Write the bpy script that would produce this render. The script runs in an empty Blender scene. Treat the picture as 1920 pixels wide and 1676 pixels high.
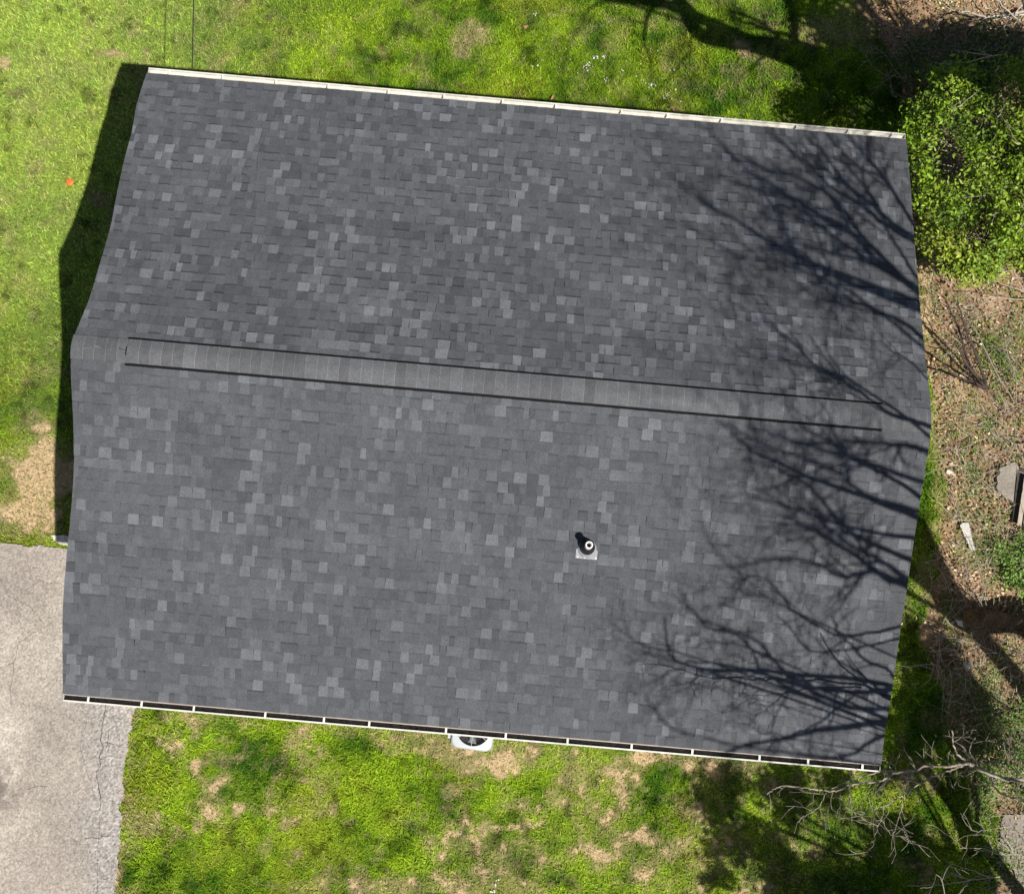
import bpy, math, random
import numpy as np
from mathutils import Vector
random.seed(7); rng = np.random.default_rng(7)
scn = bpy.context.scene; COL = scn.collection

# ---------------------------------------------------------------- camera, sky, sun, exposure
FPX = 2524.9; CAM = np.array([0.2059, -3.5236, 24.1422]); EUL = (0.1576, -0.0140, 0.0857)
cd = bpy.data.cameras.new('camera'); cam = bpy.data.objects.new('camera', cd); COL.objects.link(cam)
cam.location = CAM; cam.rotation_euler = EUL
cd.sensor_fit = 'HORIZONTAL'; cd.sensor_width = 36.0; cd.lens = 36.0 * FPX / 1920.0
cd.clip_start = 0.1; cd.clip_end = 3000
scn.camera = cam
SUN = np.array([0.4046, -0.444, 1.0])                 # towards the sun, per metre of height
ELEV = math.atan(1 / math.hypot(SUN[0], SUN[1])); AZ = math.atan2(SUN[0], SUN[1])
w = bpy.data.worlds.new('World'); scn.world = w; w.use_nodes = True
nt = w.node_tree; sky = nt.nodes.new('ShaderNodeTexSky'); sky.sky_type = 'NISHITA'; sky.sun_disc = False
sky.sun_elevation = ELEV; sky.sun_rotation = AZ
nt.links.new(sky.outputs[0], nt.nodes['Background'].inputs[0]); nt.nodes['Background'].inputs[1].default_value = 0.05
sd = bpy.data.lights.new('sun', 'SUN'); sd.energy = 5.0; sd.angle = math.radians(0.45); sd.color = (1.0, 0.955, 0.89)
so = bpy.data.objects.new('sun', sd); COL.objects.link(so)
so.rotation_euler = Vector(SUN).to_track_quat('Z', 'Y').to_euler(); so.location = (10, -11, 40)
scn.view_settings.view_transform = 'Standard'; scn.view_settings.look = 'None'
scn.view_settings.exposure = 0.62; scn.view_settings.gamma = 1.0

# ---------------------------------------------------------------- measuring helpers (photograph pixel -> place)
def _R():
    a, b, c = EUL
    ca, sa, cb, sb, cc, sc = math.cos(a), math.sin(a), math.cos(b), math.sin(b), math.cos(c), math.sin(c)
    return np.array([[cc, -sc, 0], [sc, cc, 0], [0, 0, 1]]) @ np.array([[cb, 0, sb], [0, 1, 0], [-sb, 0, cb]]) @ np.array([[1, 0, 0], [0, ca, -sa], [0, sa, ca]])
RM = _R()
def ray(px, py):
    return RM @ np.array([(px - 960) / FPX, (838 - py) / FPX, -1.0])
def G(px, py, z=0.0):
    d = ray(px, py); return CAM + d * (z - CAM[2]) / d[2]
HW, HR, HE = 4.4505, 1.5887, 5.5788                   # half depth of the roof, rise, eave height
def roof_z(y): return HE + HR * (1 - abs(y) / HW)
def RF(px, py):
    d = ray(px, py); best = None
    for s in (1, -1):
        k = HR / HW * s                                # z = HE+HR - k*y
        t = (HE + HR - k * CAM[1] - CAM[2]) / (d[2] + k * d[1]); P = CAM + d * t
        if best is None or P[2] < best[2]: best = P
    return best
def pix(P):
    q = RM.T @ (np.asarray(P) - CAM); return 960 + FPX * q[0] / -q[2], 838 - FPX * q[1] / -q[2]
def pixn(X, Y, Z):
    q = (np.stack([X, Y, Z], -1) - CAM) @ RM; return 960 + FPX * q[..., 0] / -q[..., 2], 838 - FPX * q[..., 1] / -q[..., 2]

# ---------------------------------------------------------------- noise
def vnoise(x, y, s, seed):
    r = np.random.default_rng(seed); T = r.random((256, 256))
    u, v = np.asarray(x) / s + 1000.3, np.asarray(y) / s + 1000.7
    i, j = np.floor(u).astype(int), np.floor(v).astype(int); fu, fv = u - i, v - j
    fu = fu * fu * (3 - 2 * fu); fv = fv * fv * (3 - 2 * fv)
    a, b, c, d = T[i % 256, j % 256], T[(i + 1) % 256, j % 256], T[i % 256, (j + 1) % 256], T[(i + 1) % 256, (j + 1) % 256]
    return (a * (1 - fu) + b * fu) * (1 - fv) + (c * (1 - fu) + d * fu) * fv
def fbm(x, y, s, seed, o=4):
    t = 0; n = 0
    for k in range(o): t = t + vnoise(x, y, s / 2 ** k, seed + k) * .6 ** k; n += .6 ** k
    return t / n
def sst(a, b, x): t = np.clip((x - a) / (b - a), 0, 1); return t * t * (3 - 2 * t)
def inpoly(x, y, poly):
    x, y = np.asarray(x), np.asarray(y); r = np.zeros(x.shape, bool); n = len(poly)
    for k in range(n):
        x0, y0 = poly[k]; x1, y1 = poly[(k + 1) % n]
        if y0 == y1: continue
        c = ((y0 > y) != (y1 > y)) & (x < (x1 - x0) * (y - y0) / (y1 - y0) + x0); r ^= c
    return r
def gp(pts, z=0): return [tuple(G(a, b, z)[:2]) for a, b in pts]

# ---------------------------------------------------------------- materials
def mat(name, color=(.5, .5, .5), rough=.8, attr=False, noise=None, bump=None, transl=0, metal=0, spec=.3):
    m = bpy.data.materials.new(name); m.use_nodes = True; t = m.node_tree; N = t.nodes; L = t.links
    b = N['Principled BSDF']; b.inputs['Roughness'].default_value = rough; b.inputs['Metallic'].default_value = metal
    b.inputs['Specular IOR Level'].default_value = spec
    if attr:
        a = N.new('ShaderNodeAttribute'); a.attribute_name = 'Col'; out = a.outputs['Color']
    else:
        a = N.new('ShaderNodeRGB'); a.outputs[0].default_value = (*color, 1); out = a.outputs[0]
    tc = N.new('ShaderNodeTexCoord')
    for (sc, lo, hi) in (noise or []):
        n = N.new('ShaderNodeTexNoise'); n.inputs['Scale'].default_value = sc; n.inputs['Detail'].default_value = 3
        L.new(tc.outputs['Object'], n.inputs['Vector'])
        r = N.new('ShaderNodeMapRange'); r.inputs[1].default_value = .3; r.inputs[2].default_value = .7
        r.inputs[3].default_value = lo; r.inputs[4].default_value = hi; L.new(n.outputs[0], r.inputs[0])
        x = N.new('ShaderNodeVectorMath'); x.operation = 'SCALE'
        L.new(out, x.inputs[0]); L.new(r.outputs[0], x.inputs['Scale']); out = x.outputs[0]
    L.new(out, b.inputs['Base Color'])
    if bump:
        n = N.new('ShaderNodeTexNoise'); n.inputs['Scale'].default_value = bump[0]; n.inputs['Detail'].default_value = 4
        L.new(tc.outputs['Object'], n.inputs['Vector'])
        bp = N.new('ShaderNodeBump'); bp.inputs['Strength'].default_value = bump[1]; bp.inputs['Distance'].default_value = bump[2]
        L.new(n.outputs[0], bp.inputs['Height']); L.new(bp.outputs[0], b.inputs['Normal'])
    if transl:
        tr = N.new('ShaderNodeBsdfTranslucent'); L.new(out, tr.inputs[0]); mx = N.new('ShaderNodeMixShader'); mx.inputs[0].default_value = transl
        L.new(b.outputs[0], mx.inputs[1]); L.new(tr.outputs[0], mx.inputs[2]); L.new(mx.outputs[0], N['Material Output'].inputs[0])
    return m
M = dict(
    shingle=mat('shingle_granules', attr=True, rough=.95, spec=.2, noise=[(9, .9, 1.1), (45, .86, 1.14), (160, .66, 1.34), (.9, .90, 1.10)], bump=(220, .5, .004)),
    blackplastic=mat('black_vent_plastic', (.006, .006, .007), .8, spec=.1),
    white=mat('white_gutter_metal', (.57, .55, .485), .4, noise=[(1.5, .86, 1.08), (12, .86, 1.08), (40, .92, 1.05)], spec=.5),
    cream=mat('cream_drip_edge', (.36, .29, .25), .6, noise=[(6, .85, 1.1)]),
    felt=mat('dark_roof_underlay', (.05, .05, .053), .95, noise=[(6, .9, 1.1)]),
    siding=mat('pale_siding', (.5, .48, .42), .8, noise=[(2, .9, 1.1)]),
    soffit=mat('soffit', (.5, .49, .46), .8, noise=[(4, .9, 1.1)]),
    grass=mat('grass_blade', attr=True, rough=.8, transl=.22, spec=.08),
    ground=mat('soil_and_turf', attr=True, rough=1, noise=[(14, .75, 1.25), (55, .7, 1.3)], bump=(30, .8, .03), spec=.1),
    leaf=mat('leaf', attr=True, rough=.45, transl=.22, spec=.4),
    dry=mat('dry_leaf', attr=True, rough=.85, transl=.12, spec=.15),
    bark=mat('grey_bark', (.21, .175, .145), .95, noise=[(4, .75, 1.2), (30, .7, 1.25)], bump=(25, .8, .02), spec=.1),
    pbark=mat('pale_bark', (.42, .36, .29), .95, noise=[(3, .7, 1.15), (22, .7, 1.2)], bump=(25, .8, .01), spec=.1),
    mbark=mat('lichen_grey_bark', (.30, .255, .205), .95, noise=[(3, .7, 1.2), (22, .7, 1.25)], bump=(25, .8, .01), spec=.1),
    logbark=mat('rotten_log_bark', (.13, .085, .048), .95, noise=[(5, .55, 1.4), (30, .6, 1.4)], bump=(18, 1, .04), spec=.05),
    dbark=mat('dark_bark', (.055, .04, .035), .95, noise=[(6, .7, 1.3)], bump=(25, .8, .01), spec=.1),
    pvc=mat('white_pvc', (.62, .60, .58), .4, noise=[(20, .93, 1.03)], spec=.5),
    rubber=mat('black_rubber', (.012, .012, .013), .55, noise=[(30, .8, 1.4)], spec=.4),
    galv=mat('grey_flashing', (.20, .20, .215), .6, noise=[(60, .8, 1.25)]),
    gutter_shade=mat('painted_gutter_shade', (.012, .011, .010), .9, noise=[(20, .6, 1.5)], bump=(40, .8, .01), spec=.05),  # shade of the lower gutter's inside, put into the colour
    acmetal=mat('pale_enamel', (.35, .37, .39), .4, noise=[(8, .92, 1.05)], spec=.5),
    dark=mat('dark_grille', (.03, .032, .034), .6, noise=[(50, .7, 1.3)]),
    hub=mat('grey_fan_motor', (.22, .235, .24), .5, noise=[(60, .75, 1.25)]),
    wire=mat('grey_wire', (.45, .46, .47), .4, metal=.3), cable=mat('black_cable', (.02, .02, .022), .6),
    conc=mat('weathered_concrete', (.20, .178, .15), .95, noise=[(2, .8, 1.15), (25, .8, 1.2), (90, .85, 1.15)], bump=(60, .6, .01), spec=.15),
    stone=mat('pale_stone', (.52, .47, .40), .9, noise=[(15, .75, 1.2)], bump=(20, .6, .01)),
    wboard=mat('flaking_white_paint', (.40, .385, .35), .7, noise=[(25, .75, 1.1)], bump=(40, .6, .004)),
    wood=mat('pale_timber', (.45, .39, .31), .85, noise=[(8, .8, 1.15)]),
    orange=mat('orange_plastic', (.75, .13, .03), .5, noise=[(30, .85, 1.1)]),
    yellow=mat('yellow_plastic', (.75, .48, .02), .5), petal=mat('white_petals', (.66, .66, .63), .7),
    crack=mat('crack_dirt', (.05, .042, .036), 1),
)
def asphalt():
    m = mat('sun_bleached_asphalt', attr=True, rough=.95, noise=[(1.2, .93, 1.07), (28, .84, 1.16), (6, .93, 1.07)], bump=(70, .9, .012), spec=.2)
    N = m.node_tree.nodes; L = m.node_tree.links; b = N['Principled BSDF']
    src = b.inputs['Base Color'].links[0].from_socket
    v = N.new('ShaderNodeTexVoronoi'); v.inputs['Scale'].default_value = 34
    tc = [n for n in N if n.type == 'TEX_COORD'][0]; L.new(tc.outputs['Object'], v.inputs['Vector'])
    r = N.new('ShaderNodeMapRange'); r.inputs[1].default_value = 0; r.inputs[2].default_value = 1; r.inputs[3].default_value = .68; r.inputs[4].default_value = 1.32
    L.new(v.outputs['Color'], r.inputs[0]); x = N.new('ShaderNodeVectorMath'); x.operation = 'SCALE'
    L.new(src, x.inputs[0]); L.new(r.outputs[0], x.inputs['Scale']); L.new(x.outputs[0], b.inputs['Base Color'])
    return m
M['asphalt'] = asphalt()

# ---------------------------------------------------------------- object helpers
def tag(o, label=None, cat=None, group=None, kind=None):
    for k, v in (('label', label), ('category', cat), ('group', group), ('kind', kind)):
        if v: o[k] = v
    return o
def empty(name, loc, label, cat, group=None):
    o = bpy.data.objects.new(name, None); COL.objects.link(o); o.location = [float(v) for v in loc]; o.empty_display_size = .2
    return tag(o, label, cat, group)
def mesh(name, V, F, m, parent=None, col=None, smooth=False):
    """V (n,3) world coordinates; F list of faces or (k,3|4) array; col per-vertex rgb"""
    V = np.asarray(V, float)
    if parent is not None: 
        base = np.array(parent_world(parent)); V = V - base
    me = bpy.data.meshes.new(name)
    if isinstance(F, np.ndarray):
        k, n = F.shape
        me.vertices.add(len(V)); me.vertices.foreach_set('co', V.astype(np.float32).ravel())
        me.loops.add(k * n); me.loops.foreach_set('vertex_index', F.astype(np.int32).ravel())
        me.polygons.add(k); me.polygons.foreach_set('loop_start', np.arange(0, k * n, n, dtype=np.int32))
        me.polygons.foreach_set('loop_total', np.full(k, n, np.int32)); me.update(calc_edges=True)
    else:
        me.from_pydata([tuple(v) for v in V], [], [tuple(f) for f in F]); me.update()
    if col is not None:
        c = np.ones((len(V), 4), np.float32); c[:, :3] = np.clip(col, 0, 1)
        a = me.color_attributes.new('Col', 'FLOAT_COLOR', 'POINT'); a.data.foreach_set('color', c.ravel())
    if smooth: me.polygons.foreach_set('use_smooth', np.ones(len(me.polygons), bool))
    me.materials.append(m)
    o = bpy.data.objects.new(name, me); COL.objects.link(o)
    if parent is not None: o.parent = parent
    return o
def parent_world(p):
    v = Vector(p.location)
    while p.parent: p = p.parent; v = v + Vector(p.location)
    return v
class MB:
    def __init__(s): s.v = []; s.f = []; s.c = []
    def box(s, x0, x1, y0, y1, z0, z1, M3=None, o=(0, 0, 0)):
        n = len(s.v)
        P = [(x, y, z) for z in (z0, z1) for x, y in ((x0, y0), (x1, y0), (x1, y1), (x0, y1))]
        if M3 is not None: P = [tuple(np.asarray(M3) @ np.array(p) + np.array(o)) for p in P]
        else: P = [(p[0] + o[0], p[1] + o[1], p[2] + o[2]) for p in P]
        s.v += P; s.f += [tuple(n + i for i in f) for f in ((3, 2, 1, 0), (4, 5, 6, 7), (0, 1, 5, 4), (1, 2, 6, 5), (2, 3, 7, 6), (3, 0, 4, 7))]
        return s
    def tube(s, pts, rad, n=6, cap=True):
        pts = np.asarray(pts, float); k = len(pts); rad = np.broadcast_to(rad, (k,)); b = len(s.v)
        T = np.gradient(pts, axis=0); T /= np.linalg.norm(T, axis=1)[:, None] + 1e-9
        up = np.array([.31, .17, .93]); 
        for i in range(k):
            a = np.cross(T[i], up); 
            if np.linalg.norm(a) < .05: a = np.cross(T[i], [1, 0, 0])
            a /= np.linalg.norm(a); c = np.cross(T[i], a)
            for j in range(n):
                t = 2 * math.pi * j / n; s.v.append(tuple(pts[i] + rad[i] * (math.cos(t) * a + math.sin(t) * c)))
        for i in range(k - 1):
            for j in range(n):
                j2 = (j + 1) % n; s.f.append((b + i * n + j, b + i * n + j2, b + (i + 1) * n + j2, b + (i + 1) * n + j))
        if cap: s.f.append(tuple(b + j for j in range(n))[::-1]); s.f.append(tuple(b + (k - 1) * n + j for j in range(n)))
        return s
    def lathe(s, prof, n=28, M3=None, o=(0, 0, 0)):
        b = len(s.v); M3 = np.eye(3) if M3 is None else np.asarray(M3)
        for r, z in prof:
            for j in range(n):
                t = 2 * math.pi * j / n; s.v.append(tuple(M3 @ np.array([r * math.cos(t), r * math.sin(t), z]) + np.array(o)))
        for i in range(len(prof) - 1):
            for j in range(n):
                j2 = (j + 1) % n; s.f.append((b + i * n + j, b + i * n + j2, b + (i + 1) * n + j2, b + (i + 1) * n + j))
        return s
    def build(s, name, m, parent=None, smooth=False): return mesh(name, s.v, s.f, m, parent, smooth=smooth)

# ================================================================= GROUND
lawn_edge = [(1600, -400), (1610, 0), (1650, 60), (1690, 150), (1715, 300), (1722, 430), (1735, 520), (1745, 620), (1752, 760), (1768, 870), (1772, 960), (1760, 1040), (1735, 1120), (1745, 1230),
             (1770, 1330), (1800, 1400), (1830, 1470), (1850, 1560), (1880, 1676), (1960, 2200)]
wood_poly = gp(lawn_edge + [(9000, 2200), (9000, -400)])
drive_px = [(-3000, 1016), (-200, 1016), (0, 1017), (60, 1022), (127, 1026), (160, 1030), (420, 1040), (420, 1290), (262, 1300), (258, 1330), (248, 1375), (242, 1420), (233, 1470), (229, 1530), (224, 1600), (219, 1680), (200, 1900), (180, 2400), (-3000, 2500)]
drive_poly = gp(drive_px)
# bare / straw patches of the lawn, (px, py, rx, ry, strength)
PATCH = [(90, 890, 55, 60, 1.8), (55, 960, 70, 32, 1.3), (85, 800, 24, 30, 1.2), (1758, 800, 14, 60, .9), (1762, 960, 16, 50, .9), (1752, 880, 8, 40, .7), (1740, 1080, 18, 50, .9), (1700, 1130, 20, 30, .6), (85, 880, 60, 45, 1.1), (60, 940, 45, 50, .7), (75, 800, 25, 30, .5), (20, 985, 40, 25, .6), (100, 985, 30, 25, .8), (15, 112, 16, 13, 1.3), (70, 150, 60, 60, .25), (885, 68, 36, 22, .9), (870, 90, 20, 16, .8),
         (1445, 45, 20, 12, .8), (1405, 95, 18, 14, .9), (1560, 60, 60, 30, .8), (1600, 30, 30, 25, .8), (1620, 60, 25, 40, .9), (220, 105, 18, 8, .9), (280, 105, 14, 8, 1.0), (256, 68, 10, 6, .8), (258, 44, 9, 7, .6),
         (835, 1400, 60, 26, 1.2), (900, 1425, 85, 24, 1.2), (970, 1400, 50, 24, .9), (800, 1385, 30, 22, .9), (362, 1372, 14, 14, .9), (316, 1395, 16, 12, .8), (378, 1432, 16, 18, 1.0), (385, 1516, 18, 16, 1.3),
         (408, 1484, 12, 20, .9), (432, 1452, 16, 14, .7), (433, 1520, 9, 22, 1.0), (372, 1555, 14, 10, .8), (452, 1415, 14, 10, .6), (525, 1450, 14, 9, .7), (455, 1575, 12, 14, .6), (605, 1408, 14, 12, .7),
         (740, 1390, 45, 20, .7), (660, 1540, 12, 10, .9), (620, 1520, 10, 14, .6), (540, 1540, 20, 10, .5), (680, 1590, 40, 14, .7), (500, 1650, 14, 10, 1.0), (600, 1655, 40, 14, .8), (720, 1660, 60, 22, .8), (560, 1615, 12, 10, .6),
         (860, 1570, 26, 10, 1.2), (900, 1556, 16, 7, 1.1), (930, 1552, 14, 6, 1.1), (962, 1553, 24, 6, 1.2), (988, 1545, 12, 6, 1.1), (1004, 1537, 8, 5, 1.0), (845, 1490, 26, 16, .7), (990, 1505, 13, 16, 1.1), (1010, 1518, 8, 6, 1.),
         (1050, 1500, 26, 20, .9), (950, 1500, 22, 16, .5), (1085, 1455, 30, 20, .8), (1150, 1445, 28, 14, 1.0), (1180, 1468, 26, 26, 1.1), (1065, 1420, 40, 14, .6), (1200, 1440, 14, 18, .8), (1195, 1560, 22, 14, .7), (1155, 1565, 12, 12, .8),
         (1105, 1595, 22, 12, .9), (1210, 1630, 30, 24, .9), (870, 1590, 50, 28, .5), (940, 1620, 30, 40, .5), (840, 1655, 40, 20, .7), (980, 1665, 50, 20, .6), (1120, 1520, 30, 18, .5), (1270, 1425, 60, 12, .8), (1340, 1450, 40, 12, .5),
         (1520, 1590, 20, 14, .7), (1470, 1570, 16, 10, .6), (1530, 1410, 40, 6, .3), (1400, 1445, 14, 9, .6), (640, 1360, 60, 14, .5), (1740, 505, 26, 40, 1.4), (1742, 590, 24, 50, 1.4), (1765, 620, 24, 40, 1.3), (1775, 560, 30, 60, 1.0),
         (195, 375, 22, 18, 1.0), (260, 1345, 12, 30, .6), (245, 1420, 10, 40, .6), (232, 1500, 8, 60, .6)]
PW = []
for a, b, rx, ry, s in PATCH:
    c = G(a, b); ex = G(a + rx, b); ey = G(a, b + ry); PW.append((c[0], c[1], np.hypot(*(ex - c)[:2]), np.hypot(*(ey - c)[:2]), s))
GREENP = [(700, 1480, 60, 70, .9), (640, 1590, 120, 30, .7), (400, 1620, 150, 50, .5), (1240, 1490, 60, 60, .7), (1735, 930, 12, 60, .6), (1740, 680, 10, 40, .6)]
GW = []
for a, b, rx, ry, s in GREENP:
    c = G(a, b); ex = G(a + rx, b); ey = G(a, b + ry); GW.append((c[0], c[1], np.hypot(*(ex - c)[:2]), np.hypot(*(ey - c)[:2]), s))
def fields(x, y):
    """returns wood mask 0..1, straw 0..1, green tone -1..1"""
    jx = (fbm(x, y, .8, 11) - .5) * .9; jy = (fbm(x, y, .8, 21) - .5) * .9
    wood = inpoly(x + jx, y + jy, wood_poly).astype(float)
    wx = x + (fbm(x, y, .35, 31) - .5) * .55; wy = y + (fbm(x, y, .35, 41) - .5) * .55
    st = np.zeros_like(x)
    for cx, cy, rx, ry, s in PW:
        d = np.sqrt(((wx - cx) / rx) ** 2 + ((wy - cy) / ry) ** 2); st = np.maximum(st, s * (1 - sst(.55, 1.5, d)))
    for cx, cy, rx, ry, s in GW:
        d = np.sqrt(((wx - cx) / rx) ** 2 + ((wy - cy) / ry) ** 2); st = st - s * (1 - sst(.6, 1.4, d))
    south = sst(-3.5, -5, y)
    n1 = fbm(x, y, .9, 51, 5); n2 = fbm(x, y, .28, 61, 3)
    st = st * .72 + sst(.50, .72, n1 * .5 + n2 * .5) * (.34 + .40 * south) + sst(.55, .75, fbm(x, y, .14, 66, 3)) * (.25 + .25 * south) + (fbm(x, y, 3., 71) - .5) * .25 * (1 + south)
    tone = (fbm(x, y, 1.2, 81, 5) - .5) * 4.2 + (fbm(x, y, .30, 91, 4) - .5) * 3.2
    return wood, np.clip(st, 0, 1), np.clip(tone, -1, 1)
def lerp(a, b, t): return np.asarray(a) * (1 - t[:, None]) + np.asarray(b) * t[:, None]
def turf_col(x, y, st, tone):
    g = lerp((.050, .125, .008), (.26, .395, .018), np.clip(.5 + tone * .5, 0, 1))
    yel = sst(.5, .8, fbm(x, y, 1.1, 101, 4)); g = lerp(g, (.29, .33, .03), yel * .6)
    pale = sst(-3.5, -8.0, x) * sst(-1, 3.5, y); g = lerp(g, (.34, .45, .09), pale * .65)
    g = g * (1 - .55 * sst(.58, .78, fbm(x, y, .22, 301, 3)))[:, None]
    return lerp(g, (.40, .31, .165), st * .9)
fx = np.concatenate([-np.geomspace(500, 11.6, 26), np.arange(-11, 13.5, .05), np.geomspace(14, 500, 26)])
fy = np.concatenate([-np.geomspace(500, 10.6, 26), np.arange(-10, 12, .05), np.geomspace(12.5, 500, 26)])
X, Y = np.meshgrid(fx, fy); X = X.ravel(); Y = Y.ravel()
wood, st, tone = fields(X, Y)
C = turf_col(X, Y, st, tone) * .5
litc = lerp((.060, .038, .022), (.36, .24, .14), fbm(X, Y, .5, 111, 5)); litc = lerp(litc, (.09, .12, .03), sst(.55, .7, fbm(X, Y, 1.0, 121, 4)) * .6)
C = lerp(C, litc, wood)
bare = sst(.75, 1, st) * (1 - wood); C = lerp(C, (.42, .30, .18), bare * .7)
Z = wood * (fbm(X, Y, .35, 131, 3) - .5) * .07 + (fbm(X, Y, 4, 141, 3) - .5) * .05 * (np.abs(X) < 60)
dm = inpoly(X, Y, gp([(-3000, 960), (500, 960), (500, 1380), (330, 1300), (300, 2600), (-3000, 2600)])); Z = np.where(dm, -.012, Z)
nx, ny = len(fx), len(fy); I = np.arange(nx * ny).reshape(ny, nx)
F = np.stack([I[:-1, :-1], I[:-1, 1:], I[1:, 1:], I[1:, :-1]], -1).reshape(-1, 4)
tag(mesh('ground', np.stack([X, Y, Z], 1), F, M['ground'], col=C, smooth=True), kind='structure')

# driveway: one sheet, ragged edge towards the lawn
def ragged(poly, step=.06, amp=.05, seed=5):
    out = []
    for k in range(len(poly)):
        a = np.array(poly[k]); b = np.array(poly[(k + 1) % len(poly)]); L = np.linalg.norm(b - a)
        if L > 12: out.append(tuple(a)); continue
        n = max(1, int(L / step)); nn = np.array([-(b - a)[1], (b - a)[0]]) / (L + 1e-9)
        for i in range(n):
            p = a + (b - a) * i / n; out.append(tuple(p + nn * amp * 2 * (float(fbm(np.array([p[0]]), np.array([p[1]]), .22, seed, 4)[0]) - .5)))
    return out
dp = ragged(drive_poly, amp=.07)
xx = np.arange(-11.5, -3.9, .025); yy = np.arange(-9.6, 2.5, .025); XX, YY = np.meshgrid(xx, yy)
inside = inpoly(XX, YY, dp); near = XX.ravel()
I = np.arange(XX.size).reshape(XX.shape); cell = inside[:-1, :-1] & inside[1:, :-1] & inside[:-1, 1:] & inside[1:, 1:]
F = np.stack([I[:-1, :-1], I[:-1, 1:], I[1:, 1:], I[1:, :-1]], -1)[cell]
x_, y_ = XX.ravel(), YY.ravel()
AC = lerp((.235, .21, .18), (.36, .32, .27), sst(.25, .75, fbm(x_, y_, 1.6, 151, 5)))
px_, py_ = pixn(x_, y_, np.zeros_like(x_))
strip = np.exp(-((px_ - 205 - (fbm(x_, y_, .5, 161) - .5) * 60) / 42) ** 2) * sst(1300, 1330, py_); AC = lerp(AC, (.25, .23, .215), strip * .9)
stain = np.exp(-(((px_ - 5) / 45) ** 2 + ((py_ - 1480) / 55) ** 2)) * sst(.2, .5, fbm(x_, y_, .3, 171)); AC = lerp(AC, (.14, .12, .105), stain * .95); AC = AC * (1 + rng.normal(0, 1, (len(x_), 1)) * (.05 + .20 * strip[:, None]))
for cx, cy, r in ((60, 1640, 60), (10, 1290, 40), (105, 1600, 30), (70, 1060, 70)): AC = lerp(AC, (.25, .215, .19), np.exp(-(((px_ - cx) / r) ** 2 + ((py_ - cy) / r) ** 2)) * .45)
drive = mesh('driveway', np.stack([x_, y_, np.full(x_.shape, .030)], 1), F, M['asphalt'], col=AC); tag(drive, kind='structure')
# asphalt beyond the fine sheet
far = MB(); far.v = [(-60, -9.58, .026), (-3.95, -9.58, .026), (-3.95, -60, .026), (-60, -60, .026), (-60, 0, .026), (-11.48, float(G(-200, 1016)[1]), .026), (-11.48, -9.58, .026)]
far.f = [(3, 2, 1, 0), (0, 6, 5, 4)]
o = mesh('driveway_extension', far.v, far.f, M['asphalt'], col=np.tile((.38, .33, .28), (7, 1))); tag(o, kind='structure')
def ribbon(pts, wd, z, seed):
    P = []; 
    for k in range(len(pts) - 1):
        a, b = np.array(pts[k]), np.array(pts[k + 1]); n = max(2, int(np.linalg.norm(b - a) / .04))
        for i in range(n): P.append(a + (b - a) * i / n)
    P = np.array(P); r = np.random.default_rng(seed); P += np.cumsum(r.normal(0, .006, P.shape), 0) + r.normal(0, .006, P.shape)
    T = np.gradient(P, axis=0); N = np.stack([-T[:, 1], T[:, 0]], 1) / (np.linalg.norm(T, axis=1)[:, None] + 1e-9)
    W = wd * .8 * (.35 + r.random(len(P)))[:, None]; V = np.concatenate([P + N * W, P - N * W]); n = len(P)
    return [(v[0], v[1], z) for v in V], [(i, i + 1, n + i + 1, n + i) for i in range(n - 1)]
CR = [([(199, 1318), (196, 1360), (192, 1388), (200, 1402), (188, 1425), (190, 1440), (184, 1452), (186, 1480), (188, 1530)], .008), ([(188, 1530), (185, 1600), (183, 1676)], .004), ([(200, 1402), (204, 1380), (201, 1362)], .005),
      ([(186, 1422), (205, 1416), (235, 1420)], .004), ([(160, 1570), (190, 1572), (222, 1568)], .006), ([(0, 1253), (15, 1248), (28, 1240), (38, 1205), (60, 1190), (90, 1170), (60, 1130), (20, 1105)], .004),
      ([(28, 1240), (22, 1290), (20, 1330)], .004), ([(50, 1480), (75, 1472), (95, 1474)], .004), ([(185, 1500), (170, 1460), (158, 1400), (170, 1350)], .003), ([(30, 1100), (50, 1108), (80, 1095), (122, 1100)], .003), ([(200, 1390), (225, 1398), (240, 1390)], .004)]
for k, (p, wd) in enumerate(CR):
    v, f = ribbon(gp(p), wd, .034, k); mesh('crack', v, f, M['crack'], drive)
# concrete strip where drive meets lawn by the house corner
a = G(98, 1001); sl = empty('concrete_strip', (a[0], a[1], 0), 'pale broken concrete slab edge between the lawn and the driveway beside the roof corner', 'slab')
P = ragged(gp([(98, 1003), (160, 1007), (160, 1024), (118, 1022), (102, 1014)]), step=.05, amp=.03)
n = len(P); V = [(p[0], p[1], .05) for p in P] + [(p[0], p[1], -.1) for p in P]
mesh('slab', V, [tuple(range(n))] + [(i, i + n, (i + 1) % n + n, (i + 1) % n) for i in range(n)], M['stone'], sl)

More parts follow.
